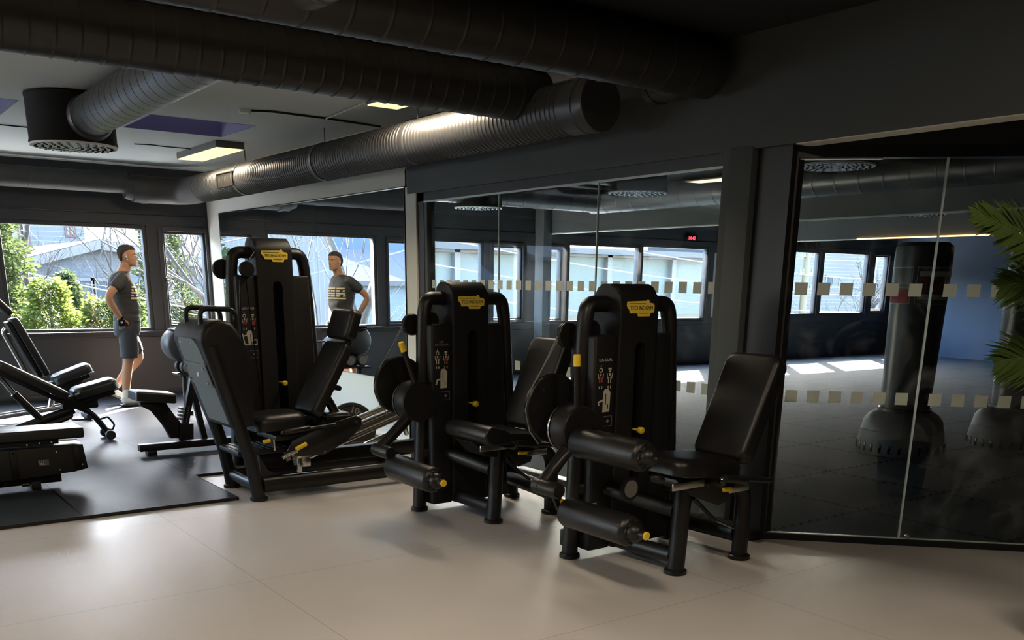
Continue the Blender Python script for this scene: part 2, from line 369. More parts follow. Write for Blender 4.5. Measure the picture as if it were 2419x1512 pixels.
# shell behind and beside the camera
def plain_wall(name, along, at, t, a0, a1, wins, m, n0):
    b = MB(); bx = (lambda lo, hi: b.b2((at, lo[0], lo[1]), (at+t, hi[0], hi[1]))) if along == 'y' else (lambda lo, hi: b.b2((lo[0], at, lo[1]), (hi[0], at+t, hi[1])))
    s = a0
    for (p, q, z0, z1) in wins:
        bx((s, 0), (p, CZ)); bx((p, 0), (q, z0)); bx((p, z1), (q, CZ)); s = q
    bx((s, 0), (a1, CZ)); struct(b.build(name, m, smooth=False))
    for i, (p, q, z0, z1) in enumerate(wins):
        b = MB(); w = 0.05; c = at+t/2
        for lo, hi in (((p,z0),(p+w,z1)),((q-w,z0),(q,z1)),((p,z0),(q,z0+w)),((p,z1-w),(q,z1))):
            if along == 'y': b.b2((c-0.03, lo[0], lo[1]), (c+0.03, hi[0], hi[1]))
            else: b.b2((lo[0], c-0.03, lo[1]), (hi[0], c+0.03, hi[1]))
        f = struct(b.build('window_%d' % (n0+i), 'black_frame', smooth=False))
        b = MB()
        if along == 'y': b.b2((c-0.003, p, z0), (c+0.003, q, z1))
        else: b.b2((p, c-0.003, z0), (q, c+0.003, z1))
        b.build('window_pane', 'pane', f, smooth=False)
plain_wall('wall_west', 'y', -7.2, 0.2, -5, YW+0.2, [(8.5,11.2,0.85,2.2)], 'wall', 30)  # window added in the unseen west wall for cool fill light
plain_wall('wall_south', 'x', -5.2, 0.2, -7, 7.5, [], 'wall', 40)
b = MB(); b.b2((7.3, -5, 0), (7.5, 0.95, CZ)); struct(b.build('wall_hall_east', 'wall', smooth=False))
# floor and mats
b = MB(); b.b2((-7, -5, -0.2), (20.6, YW+0.2, 0.0)); struct(b.build('floor', 'floor', smooth=False))
b = MB(); b.mi = 0; b.b2((-2.0, 6.36, 0.0), (2.262, 7.315, 0.022)); b.b2((-6.95, 7.315, 0.0), (4.47, YW-0.005, 0.020))
o = b.build('rubber_mat', ['mat_rubber'], smooth=False); tag(o, 'dark rubber tile flooring under the benches by the windows', 'gym mat')
b = MB(); b.b2((-2.01, 6.35, 0.0), (2.272, 6.36, 0.023)); b.b2((2.262, 6.35, 0.0), (2.272, 7.305, 0.023)); b.b2((2.262, 7.305, 0.0), (3.9, 7.315, 0.021)); b.build('edge_strip', 'mat_edge', o, smooth=False)
# ceiling: pale bay by the windows, black towards the camera; a hole for each roof shaft
SK = [(0.70,1.625,8.87,9.77), (2.63,3.57,8.84,9.74)]
def ceiling(name, x0, x1, y0, y1, m, holes):
    b = MB(); xs = sorted({x0, x1, *[h[0] for h in holes], *[h[1] for h in holes]}); ys = sorted({y0, y1, *[h[2] for h in holes], *[h[3] for h in holes]})
    for xa, xb in zip(xs[:-1], xs[1:]):
        for ya, yb in zip(ys[:-1], ys[1:]):
            if any(h[0] <= (xa+xb)/2 <= h[1] and h[2] <= (ya+yb)/2 <= h[3] for h in holes): continue
            b.b2((xa, ya, CZ), (xb, yb, CZ+0.12))
    return struct(b.build(name, m, smooth=False))
ceiling('ceiling', -7.2, XP+0.14, 4.6, YW+0.24, 'ceil', SK)
SK2 = [(12.75,13.7,6.88,7.6)]
ceiling('ceiling_dark', -7.2, 7.5, -5.2, 4.6, 'ceil_dark', [])
ceiling('ceiling_studio', XP+0.14, 20.8, 4.6, YW+0.24, 'ceil_dark', SK2)
ceiling('ceiling_studio_south', 7.5, 20.8, -3.2, 4.6, 'ceil_dark', [])
for i, (x0, x1, y0, y1) in enumerate(SK + SK2):
    b = MB(); h = CZ+0.36; t = 0.012; z0 = CZ-0.002
    b.b2((x0, y0, z0), (x0+t, y1, h)); b.b2((x1-t, y0, z0), (x1, y1, h)); b.b2((x0+t, y0, z0), (x1-t, y0+t, h)); b.b2((x0+t, y1-t, z0), (x1-t, y1, h)); o = struct(b.build('ceiling_shaft_%d' % (i+1), 'skywell', smooth=False)); b = MB(); b.b2((x0-t, y0-t, h), (x1+t, y1+t, h+0.002)); b.build('roof_dome', 'shaft_top', o, smooth=False)

# ---------------------------------------------------------------- partition x = 4.48
b = MB(); X0, X1 = XP, XP+0.13
b.b2((X0, 12.50, 0.0), (X1, YW, CZ))                       # pier by the window wall
b.b2((X0, 7.715, 2.31), (X1, 12.50, CZ))                   # above the mirror
b.b2((X0, 7.715, 0.0), (X1, 12.50, 0.588))                 # below the mirror
b.b2((X0, 7.685, 0.0), (X1, 7.745, 2.46))
b.b2((X0+0.03, 7.745, 0.5), (X1, 12.50, 2.35))
struct(b.build('wall_partition', 'white_wall', smooth=False))
b = MB(); b.b2((X0-0.004, 7.755, 0.592), (X0+0.03, 12.49, 2.305)); struct(b.build('mirror_backing', 'black_frame', smooth=False))
MY = [7.757, 9.60, 10.98, 12.485]
mroot = thing('wall_mirror', 'frameless wall mirror in joined panels on the white wall behind the leg press', 'mirror', (X0-0.004, 10.1, 0.59))
for a, c in zip(MY[:-1], MY[1:]):
    b = MB(); b.b2((-0.005, a+0.0015-10.1, 0.004), (0.0, c-0.0015-10.1, 1.712)); b.build('mirror_panel', 'mirror', mroot, smooth=False)
b = MB(); b.b2((X0-0.012, 7.75, 2.305), (X0, 12.5, 2.32), 0.002); b.b2((X0-0.012, 12.485, 0.59), (X0, 12.50, 2.32), 0.002); struct(b.build('trim_4', 'chrome'))
# low white edge strip on the floor by the wall
b = MB(); b.b2((X0-0.035, 7.55, 0.0), (X0, 12.9, 0.035)); struct(b.build('baseboard_east', 'white_wall', smooth=False))
# grey beam over the glass and onward to the right
b = MB(); b.b2((X0-0.006, 7.70, 2.46), (X0+0.13, 7.72, CZ)); b.b2((X0-0.006, -5.0, 2.25), (X0+0.14, 7.70, CZ)); struct(b.build('beam_1', 'beam', smooth=False))
b = MB(); b.b2((X0+0.004, -4.9, 2.244), (X0+0.13, 3.52, 2.251)); struct(b.build('trim_12', 'white_wall', smooth=False))  # pale strip added to imitate light on the beam's underside
# reveal left of the glass: warm wall end, black strip, glass frame
b = MB(); b.b2((X0+0.0, 7.56, 0), (X0+0.12, 7.685, 2.25)); struct(b.build('wall_end', 'white_wall', smooth=False))
b = MB(); b.b2((X0+0.015, 7.455, 0), (X0+0.11, 7.56, 2.25)); b.b2((X0+0.015, 4.02, 2.18), (X0+0.11, 7.56, 2.25)); b.b2((X0+0.015, 4.02, 0.0), (X0+0.11, 7.56, 0.05)); struct(b.build('trim_5', 'black_frame', smooth=False))
b = MB(); b.b2((X0+0.02, 7.41, 0.05), (X0+0.10, 7.455, 2.18)); struct(b.build('trim_6', 'beam', smooth=False))
b = MB(); b.b2((X0+0.012, 4.03, 2.166), (X0+0.02, 7.45, 2.180)); b.b2((X0+0.012, 4.03, 0.05), (X0+0.02, 7.45, 0.058)); struct(b.build('trim_7', 'edge_glass', smooth=False))
# the three clear panes, each with its pale edge and its film squares
GY = [7.41, 6.36, 5.182, 4.03]
DOT1 = [7.42, 7.27]
def dots_on(b, P, D, N, s_list, zs, sz=0.07):
    for s in s_list:
        for z in zs:
            c = P + D*s; a = c - D*sz/2; e = c + D*sz/2
            b.prism([a+Vector((0,0,z-sz/2)), e+Vector((0,0,z-sz/2)), e+Vector((0,0,z+sz/2)), a+Vector((0,0,z+sz/2))], N*0.0012)
glroot = []
for i, (y1, y0) in enumerate(zip(GY[:-1], GY[1:])):
    b = MB(); b.b2((X0+0.045, y0+0.002, 0.05), (X0+0.055, y1-0.002, 2.18)); o = struct(b.build('window_glass_%d' % (i+1), 'glass', smooth=False))
    b = MB(); b.b2((X0+0.043, y0+0.000, 0.05), (X0+0.057, y0+0.006, 2.17)); b.build('glass_edge', 'edge_glass', o, smooth=False)
    b = MB(); ss = [y for y in [4.0875+0.125*k for k in range(27)] if y0+0.01 < y < y1-0.01]
    dots_on(b, Vector((X0+0.0445, 0, 0)), Vector((0,1,0)), Vector((-1,0,0)), ss, (1.487, 0.87)); b.build('film_squares', 'dot', o, smooth=False)
# column between the two glass fronts
b = MB(); b.b2((X0-0.002, 3.965, 0), (X0+0.14, 4.03, 2.25)); struct(b.build('trim_8', 'beam', smooth=False))
b = MB(); b.b2((X0-0.02, 3.80, 0), (X0+0.14, 3.965, 2.26), 0.003); struct(b.build('column', 'beam'))
b = MB(); b.b2((X0+0.03, 3.56, 0), (X0+0.14, 3.80, 2.25)); b.b2((X0-0.03, 3.565, 0), (X0+0.06, 3.74, 0.055), 0.004); struct(b.build('trim_9', 'black_frame'))
# second glass front, turned 45 degrees
P0 = Vector((4.575, 3.566, 0)); D0 = Vector((0.70711, -0.70711, 0)); N0 = Vector((-0.70711, -0.70711, 0)); R45 = frame3(D0, (0,0,1))
def sbox(b, s0, s1, z0, z1, d0, d1, bev=0.0):
    c = P0 + D0*(s0+s1)/2 - N0*(d0+d1)/2 + Vector((0,0,(z0+z1)/2))
    b.box(c, (s1-s0, z1-z0, abs(d1-d0)), R45, bev)
b = MB(); sbox(b, -0.06, 0.0, 0, 2.25, -0.02, 0.08); sbox(b, -0.06, 3.9, 0.0, 0.04, -0.01, 0.05); sbox(b, -0.06, 3.9, 2.185, 2.25, -0.02, 0.06); struct(b.build('trim_10', 'black_frame', smooth=False))
b = MB(); sbox(b, -0.06, 3.9, 2.25, CZ, -0.02, 0.10); struct(b.build('wall_lintel', 'ceil_dark', smooth=False))
b = MB(); sbox(b, 0.0, 0.45, 2.178, 2.184, 0.0, 0.03); sbox(b, 0.0, 3.8, 0.04, 0.044, 0.0, 0.02); struct(b.build('trim_11', 'edge_glass', smooth=False))
S2 = [[0.08+0.125*k for k in range(6)], [0.89+0.1265*k for k in range(8)], []]
for i, (s0, s1) in enumerate(((0.0, 0.792), (0.792, 2.2), (2.2, 3.85))):
    b = MB(); sbox(b, s0+0.002, s1-0.002, 0.04, 2.185, 0.012, 0.022); o = struct(b.build('window_glass_%d' % (i+4), 'glass', smooth=False))
    b = MB(); sbox(b, s1-0.006, s1+0.004, 0.035, 2.19, 0.008, 0.026); b.build('glass_edge', 'edge_glass', o, smooth=False)
    if S2[i]:
        b = MB(); dots_on(b, P0 - N0*0.0115, D0, N0, S2[i], (1.49, 0.878)); b.build('film_squares', 'dot', o, smooth=False)
    if i == 1:
        b = MB(); b.lathe(P0 + D0*0.835 + Vector((0,0,0.055)) + N0*0.0, tuple(N0), [(-0.012,0.004),(-0.012,0.014),(0.004,0.014),(0.004,0.008),(-0.002,0.008),(-0.002,0.0001)], 20); b.build('lock_ring', 'chrome', o)

# ---------------------------------------------------------------- the studio behind the glass
b = MB(); b.b2((XP+0.13, 1.0, 0.0), (20.45, YW-0.003, 0.02))
bmesh.ops.bisect_plane(b.bm, geom=b.bm.verts[:]+b.bm.edges[:]+b.bm.faces[:], plane_co=P0 - N0*0.06, plane_no=N0, clear_outer=True)
o = b.build('studio_mat', 'puzzle', smooth=False); tag(o, 'dark interlocking puzzle mats covering the studio floor behind the glass', 'gym mat')
b = MB(); b.b2((20.44, -3, 0), (20.6, YW, CZ)); struct(b.build('wall_studio_east', 'blue_wall', smooth=False))
b = MB(); b.b2((7.4, -3.2, 0), (20.6, -3.0, CZ)); struct(b.build('wall_studio_south', 'white_wall', smooth=False))
b = MB(); b.b2((7.30, -3, 0), (7.42, 0.95, CZ)); struct(b.build('wall_studio_west', 'wall', smooth=False))
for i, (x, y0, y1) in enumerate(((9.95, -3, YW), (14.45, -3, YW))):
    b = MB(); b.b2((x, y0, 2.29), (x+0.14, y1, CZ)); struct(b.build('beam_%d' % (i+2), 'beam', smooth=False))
    b = MB(); b.b2((x+0.004, y0, 2.276), (x+0.136, y1 if i == 0 else y1, 2.291)); struct(b.build('trim_%d' % (13+i), 'white_wall', smooth=False))  # pale strips standing in for light on the studio beam undersides
b = MB(); b.b2((9.78, 12.5, 0), (9.95, 12.72, CZ), 0.004); struct(b.build('column_studio', 'beam'))
b = MB(); b.b2((14.415, 2.0, 2.272), (14.448, 9.9, 2.292)); o = b.build('light_strip', 'led_warm', smooth=False); tag(o, 'orange glowing light strip under the far studio beam', 'light strip')
# wall clock over the third studio window
ck = thing('wall_clock', 'digital wall clock with red figures above the studio windows', 'clock', (13.62, YW-0.03, 2.35))
b = MB(); b.b2((-0.15, -0.02, -0.06), (0.15, 0.03, 0.06), 0.01); b.build('case', 'slot', ck)
text_mesh('digits', '14:42', 0.088, 'led', ck, (0, -0.022, 0), FACE_S, 0.001)
o = text_mesh('reflected_lettering', 'THE m', 0.26, 'slot', None, (0, 0, 0), FACE_S, 0.004, sx=-1.0); o.location = (17.2, YW-0.02, 2.34); o.data.flip_normals(); tag(o, 'black back-to-front lettering above the far studio windows, drawn in place of a reflection', 'lettering')  # letters modelled on the wall to stand in for a reflection

# ---------------------------------------------------------------- ducts
def duct(name, p0, p1, r, pitch, m, label, rib=0.0035, taper=None, parent=None, cap=True):
    p0, p1 = Vector(p0), Vector(p1); L = (p1-p0).length; d = (p1-p0)/L; prof = [(0, r*0.02 if cap else r), (0, r)]
    n = int(L/pitch)
    for k in range(1, n):
        h = k*pitch + (L-n*pitch)/2
        k1, k2 = (0.008, 0.003) if rib > 0 else (0.005, 0.0015)
        prof += ([(h-0.014, r)] if pitch > 0.06 else []) + [(h-k1, r), (h-k2, r+rib), (h+k2, r+rib), (h+k1, r)] + ([(h+0.014, r)] if pitch > 0.06 else [])
    prof += [(L, r), (L, r*0.02 if cap else r)]
    b = MB(); b.lathe((0,0,0) if parent is None else p0, d, prof, 40)
    o = b.build(name, m, parent, angle=50)
    if parent is None: o.location = p0; tag(o, label, 'duct')
    return o
du = duct('ventilation_duct', (4.10, 4.90, 2.56), (4.10, 11.9, 2.56), 0.157, 0.047, 'duct_grey', 'long ribbed grey duct running under the ceiling beside the white wall', rib=0.006)
b = MB()
b.lathe((0,-0.2,0), (0,1,0), [(0,0.002),(0,0.16),(0.01,0.166),(0.055,0.166),(0.06,0.160),(0.10,0.160),(0.105,0.165),(0.12,0.165),(0.125,0.159),(0.2,0.159),(0.2,0.15)], 40); b.build('end_collar', 'duct_grey', du)
for yy in (1.95, 3.62, 5.6):
    b = MB(); b.lathe((0, yy, 0), (0,1,0), [(0,0.158),(0.0,0.166),(0.05,0.166),(0.05,0.158)], 40); b.tube([(0, yy+0.02, 0.15), (0, yy+0.02, CZ-2.56)], 0.006, seg=8); b.build('coupling', 'duct_grey', du)
b = MB(); 
for (y0, y1, z0, z1) in ((5.62,6.10,0.062,0.07),(5.62,6.10,-0.078,-0.07),(5.62,5.63,-0.07,0.062),(6.09,6.10,-0.07,0.062)): b.b2((-0.17, y0-0.02, z0), (-0.146, y1-0.02, z1))
b.b2((-0.160, 5.61, -0.07), (-0.150, 6.07, 0.062)); b.build('vent_hatch', 'hatch', du)
b = MB(); b.tube(fillet([(4.10, 11.88, 2.56), (4.10, 12.62, 2.56), (3.45, 12.62, 2.56)], 0.42, 10), 0.160, seg=40)
b.lathe((3.62, 12.62, 2.56), (-1,0,0), [(0,0.168),(0.03,0.172),(0.22,0.130),(0.26,0.118),(0.26,0.1)], 40)
o = b.build('duct_elbow', 'duct_matte', None, angle=50); tag(o, 'smooth duct elbow in the corner above the windows', 'duct elbow')
duct('ventilation_duct', (3.40, 12.62, 2.615), (-6.9, 12.62, 2.615), 0.118, 0.9, 'duct_matte', 'slim smooth duct running along the top of the window wall')
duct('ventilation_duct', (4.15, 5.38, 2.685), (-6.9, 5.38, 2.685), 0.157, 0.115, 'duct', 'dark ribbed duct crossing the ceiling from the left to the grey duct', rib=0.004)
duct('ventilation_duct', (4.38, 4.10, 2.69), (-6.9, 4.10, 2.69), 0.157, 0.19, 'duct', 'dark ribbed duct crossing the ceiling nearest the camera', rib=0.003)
b = MB(); b.tube(fillet([(4.20, 4.10, 2.69), (4.30, 4.10, 2.69), (4.30, 4.42, 2.69)], 0.09, 6), 0.150, seg=32); b.lathe((4.30, 4.42, 2.69), (0,1,0), [(-0.02,0.155),(0.03,0.155),(0.035,0.002)], 32)
tag(b.build('duct_elbow', 'duct', None, angle=50), 'short capped duct elbow at the end of the nearest crossing duct', 'duct elbow')
# round nozzle diffusers with their feeding duct
def diffuser(loc, label, feed=None, r=0.315, h=0.36):
    t = thing('ceiling_diffuser', label, 'ceiling diffuser', loc, 0, 'round black ceiling diffusers')
    b = MB(); b.lathe((0,0,0.012), (0,0,1), [(0,r*0.9),(0,r+0.004),(0.012,r+0.006),(0.03,r),(h-0.035,r),(h-0.03,r+0.004),(h-0.012,r+0.004),(h-0.012,r*0.1)], 48); b.build('housing', 'housing', t, angle=40)
    b = MB(); b.mi = 0; b.lathe((0,0,0), (0,0,1), [(0,0.002),(0,r),(0.012,r+0.004),(0.018,r*0.97),(0.018,0.002)], 48)
    b.mi = 1; rnd = random.Random(4)
    for ring, (rr, n) in enumerate(((0.06,6),(0.115,11),(0.17,16),(0.225,21),(0.275,26))):
        for k in range(n):
            a = 2*PI*(k+0.5*(ring % 2))/n; c = Vector((rr*math.cos(a), rr*math.sin(a), -0.001)); u = Vector((math.cos(a+PI/2), math.sin(a+PI/2), 0)); ra = Vector((math.cos(a), math.sin(a), 0))
            b.box(c - u*0.004, (0.022, 0.019, 0.004), frame3(u, ra))
            b.box(c + u*0.008 + Vector((0,0,-0.004)), (0.003, 0.020, 0.008), frame3(u, ra))
    b.build('nozzle_plate', ['plate', 'slot'], t, smooth=False)
    return t
df = diffuser((1.89, 8.38, 2.478), 'round black diffuser with a pale nozzle plate nearest the big ribbed branch duct')
duct('ventilation_duct', (1.96, 8.16, 2.675), (1.96, 5.36, 2.675), 0.146, 0.15, 'duct_grey', 'short ribbed branch duct feeding the round diffuser', rib=-0.006)
b = MB(); b.lathe((1.96, 8.10, 2.665), (0,1,0), [(-0.06,0.15),(-0.03,0.168),(0.06,0.172),(0.11,0.172)], 40); o = b.build('duct_collar', 'duct_grey', df); o.location = (-1.89, -8.38, -2.478)
duct('ventilation_duct', (1.86, 4.02, 2.70), (1.86, 1.6, 2.70), 0.130, 0.16, 'duct_grey', 'short branch duct dropping in at the top edge before the nearest crossing duct', rib=0.006)
diffuser((7.50, 7.95, 2.45), 'round studio diffuser seen through the middle glass pane')
diffuser((7.45, 10.95, 2.45), 'round studio diffuser seen through the first glass pane beside the white wall')
diffuser((7.02, 5.10, 2.45), 'round studio diffuser at the top edge of the slanted glass')
diffuser((12.30, 7.50, 2.45), 'small far studio diffuser below the beam beside the tall punching bag')
duct('ventilation_duct', (4.75, 10.95, 2.66), (9.55, 10.95, 2.66), 0.157, 0.28, 'duct_grey', 'studio duct running parallel to the window wall behind the glass')
duct('ventilation_duct', (9.60, 11.1, 2.66), (9.60, -2.5, 2.66), 0.165, 0.30, 'duct_grey', 'long studio duct running beside the first studio beam')
duct('ventilation_duct', (4.9, 8.05, 2.67), (7.2, 8.05, 2.67), 0.15, 0.14, 'duct_grey', 'studio duct crossing above the middle glass pane')
duct('ventilation_duct', (5.2, 4.9, 2.67), (6.75, 4.9, 2.67), 0.15, 0.10, 'duct_grey', 'ribbed studio duct seen at the top of the slanted glass')

# ---------------------------------------------------------------- ceiling fittings
def panel(loc, sx, sy, label, energy=8):
    t = thing('ceiling_lamp', label, 'ceiling lamp', loc, 0, 'rectangular warm ceiling lamps')
    b = MB(); b.b2((-sx/2, -sy/2, -0.065), (sx/2, sy/2, 0.0), 0.006); b.build('case', 'lamp_case', t)
    b = MB(); b.b2((-sx/2+0.012, -sy/2+0.012, -0.072), (sx/2-0.012, sy/2-0.012, -0.064), 0.002); b.build('lamp_panel', 'lamp', t)
    ld = bpy.data.lights.new('lamp_light', 'AREA'); ld.shape = 'RECTANGLE'; ld.size = sx*0.9; ld.size_y = sy*0.95; ld.energy = energy; ld.color = (1.0, 0.83, 0.63)
    l = bpy.data.objects.new('lamp_light', ld); C.objects.link(l); l.parent = t; l.location = (0, 0, -0.08)
    return t
panel((3.74, 10.6, CZ), 0.30, 1.26, 'lit ceiling lamp beside the ribbed duct, near the window wall', 26)
panel((3.80, 6.28, CZ), 0.28, 1.24, 'lit ceiling lamp half hidden above the dark crossing duct', 26)
panel((-0.4, 8.4, CZ), 0.30, 1.26, 'unseen added fill lamp above the bench area, outside the picture edge', 22)  # lamps from here on are out of view, added to light the room
panel((1.2, 2.2, CZ), 0.30, 1.26, 'unseen added fill lamp over the open floor behind the camera', 34)
panel((3.0, 0.6, CZ), 0.30, 1.26, 'unseen added fill lamp beside the potted palm', 22)
panel((-1.8, 4.9-0.3, CZ), 0.30, 1.0, 'unseen added fill lamp over the open floor beside the crossing ducts', 30)
# smoke detector, thin cables
t = thing('smoke_detector', 'small white smoke detector on the pale ceiling', 'smoke detector', (3.17, 8.08, CZ))
b = MB(); b.lathe((0,0,0), (0,0,-1), [(0,0.055),(0.012,0.055),(0.03,0.045),(0.035,0.02),(0.035,0.001)], 24); b.build('detector_body', 'white', t)
b = MB(); b.lathe((0.03,-0.03,-0.034), (0,0,-1), [(0,0.006),(0.004,0.006),(0.004,0.0005)], 8); b.build('test_light', 'slot', t)
def cable(pts, label, m='slot', r=0.006):
    b = MB(); b.tube(fillet(pts, 0.03), r, seg=6); tag(b.build('ceiling_cable', m), label, 'cable')
cable([(3.22,8.06,CZ-0.008),(3.36,7.99,CZ-0.008),(3.86,8.0,CZ-0.008),(4.44,8.09,CZ-0.008)], 'black cable running from the smoke detector to the grey duct', r=0.009)
cable([(3.86,8.0,CZ-0.012),(3.80,7.45,CZ-0.014),(3.74,6.92,CZ-0.014)], 'thin white cable leading to the half hidden lamp', 'white', 0.006)
cable([(3.02,10.78,CZ-0.008),(3.17,10.72,CZ-0.008),(3.30,10.76,CZ-0.008),(3.59,10.74,CZ-0.01)], 'thin black cable leading to the lamp near the window wall')
cable([(1.0,10.35,CZ-0.008),(1.70,10.3,CZ-0.008),(2.2,10.3,CZ-0.008)], 'grey cable behind the round diffuser')
cable([(0.6,13.0-0.3,CZ-0.008),(0.9,12.4,CZ-0.008)], 'short cable stub above the window wall duct')
# ================================================================ strength machines
def boolean_cut(o, cutter):
    md = o.modifiers.new('cut', 'BOOLEAN'); md.object = cutter; md.solver = 'EXACT'; md.operation = 'DIFFERENCE'
    bpy.context.view_layer.update()
    me = bpy.data.meshes.new_from_object(o.evaluated_get(bpy.context.evaluated_depsgraph_get()))
    o.modifiers.clear(); old = o.data; o.data = me; bpy.data.meshes.remove(old); bpy.data.objects.remove(cutter)
    me.polygons.foreach_set('use_smooth', [True]*len(me.polygons)); me.set_sharp_from_angle(angle=math.radians(35))

def badge(parent, loc):
    """Stepped yellow maker's badge with black lettering, facing -Y."""
    x, y, z = loc; w = 0.205
    P = [(-.5,.05),(-.49,.15),(.20,.17),(.23,.20),(.28,.20),(.32,.12),(.46,.10),(.50,.05),(.49,-.13),(.36,-.14),(.33,-.23),(-.08,-.23),(-.11,-.15),(-.38,-.15),(-.41,-.05),(-.46,-.02)]
    b = MB(); b.prism([(x+a*w, y, z+c*w) for a, c in P], (0, -0.003, 0)); o = b.build('logo_badge', 'logo_yellow', parent, smooth=False)
    text_mesh('logo_lettering', 'TECHNOGYM', 0.0275, 'ink', o, (x+0.006, y-0.0035, z-0.004), FACE_S, 0.0006, sx=0.98)
    b = MB(); b.b2((x-0.088, y-0.0042, z+0.018), (x+0.035, y-0.003, z+0.021)); b.b2((x-0.010, y-0.0042, z-0.032), (x+0.058, y-0.003, z-0.029)); b.build('logo_lines', 'ink', o, smooth=False)

def figure_print(parent, x, y, z, red_legs, kind):
    """Small printed front and back body figures plus a machine drawing and a framed code panel (no code)."""
    b = MB(); b.mi = 0
    for k, cx in enumerate((x-0.032, x+0.032)):
        if k == 0: b.lathe((cx, y, z+0.042), (0,-1,0), [(0,0.013),(0.001,0.013),(0.001,0.008),(0,0.008)], 14); b.box((cx, y-0.0005, z+0.062), (0.004, 0.001, 0.012))
        else: b.box((cx, y-0.0005, z+0.048), (0.022, 0.001, 0.010)); b.box((cx, y-0.0005, z+0.034), (0.016, 0.001, 0.008))
        for s in (-1, 1):
            b.box((cx+s*0.017, y-0.0005, z+0.010), (0.004, 0.001, 0.030), Matrix.Rotation(0.15*s, 3, 'Y'))
            if not (red_legs == 2 or red_legs == k and k == 0): b.box((cx+s*0.008, y-0.0005, z-0.012), (0.006, 0.001, 0.034))
            b.box((cx+s*0.009, y-0.0005, z-0.050), (0.006, 0.001, 0.014))
        b.box((cx, y-0.0005, z+0.018), (0.010, 0.001, 0.014))
    b.mi = 1
    for k, cx in enumerate((x-0.032, x+0.032)):
        if red_legs == 2 or red_legs == k:
            for s in (-1, 1): b.box((cx+s*0.008, y-0.0006, z-0.010), (0.010, 0.001, 0.026))
            b.box((cx, y-0.0006, z+0.002), (0.018, 0.001, 0.010))
    b.build('figure_print', ['cream', 'red_print'], parent, smooth=False)
    zz = z-0.125; b = MB(); b.mi = 0
    if kind == 'press':
        for p, q in (((-0.055,0.04),(-0.04,-0.04)), ((-0.04,-0.042),(0.055,-0.042)), ((0.052,-0.042),(0.055,-0.005)), ((0.055,-0.005),(0.0,-0.012)), ((-0.05,0.02),(-0.02,0.03))):
            a, c = Vector((x+p[0], y, zz+p[1])), Vector((x+q[0], y, zz+q[1])); b.tube([a, c], 0.004, 0.0008, 6, up=(0,1,0))
        b.prism([(x-0.02, y, zz+0.02),(x-0.022, y, zz+0.05),(x-0.008, y, zz+0.062),(x+0.012, y, zz+0.062),(x+0.024, y, zz+0.045),(x+0.02, y, zz-0.038),(x-0.012, y, zz-0.038)], (0,-0.001,0))
    else:
        b.prism([(x+q0, y, zz+q1) for q0, q1 in ((-0.012,-0.06),(-0.01,0.05),(0.002,0.066),(0.024,0.066),(0.042,0.046),(0.038,-0.058))], (0,-0.001,0))
        pts = ((-0.01,0.0),(-0.035,-0.005),(-0.045,-0.035)) if kind == 'ext' else ((-0.01,0.005),(-0.045,-0.005),(-0.038,-0.022))
        b.tube([(x+p, y-0.0005, zz+q) for p, q in pts], 0.006, 0.0008, 6, up=(0,1,0))
    b.mi = 1; b.box((x+0.008, y-0.0012, zz+0.01), (0.005, 0.001, 0.06)); b.box((x+0.024 if kind != 'press' else x+0.014, y-0.0012, zz-0.03), (0.006, 0.001, 0.024))
    b.build('machine_print', ['cream', 'ink'], parent, smooth=False)
    zb = z-0.235; b = MB()
    for lo, hi in (((x-0.005, zb+0.026), (x+0.06, zb+0.028)), ((x-0.005, zb-0.028), (x+0.06, zb-0.026)), ((x+0.058, zb-0.028), (x+0.06, zb+0.028))): b.b2((lo[0], y-0.001, lo[1]), (hi[0], y, hi[1]))
    b.prism([(x+0.028-0.012, y, zb), (x+0.028, y, zb-0.010), (x+0.028+0.012, y, zb), (x+0.028, y, zb+0.010)], (0,-0.001,0))
    b.build('panel_print', 'grey_print', parent, smooth=False)

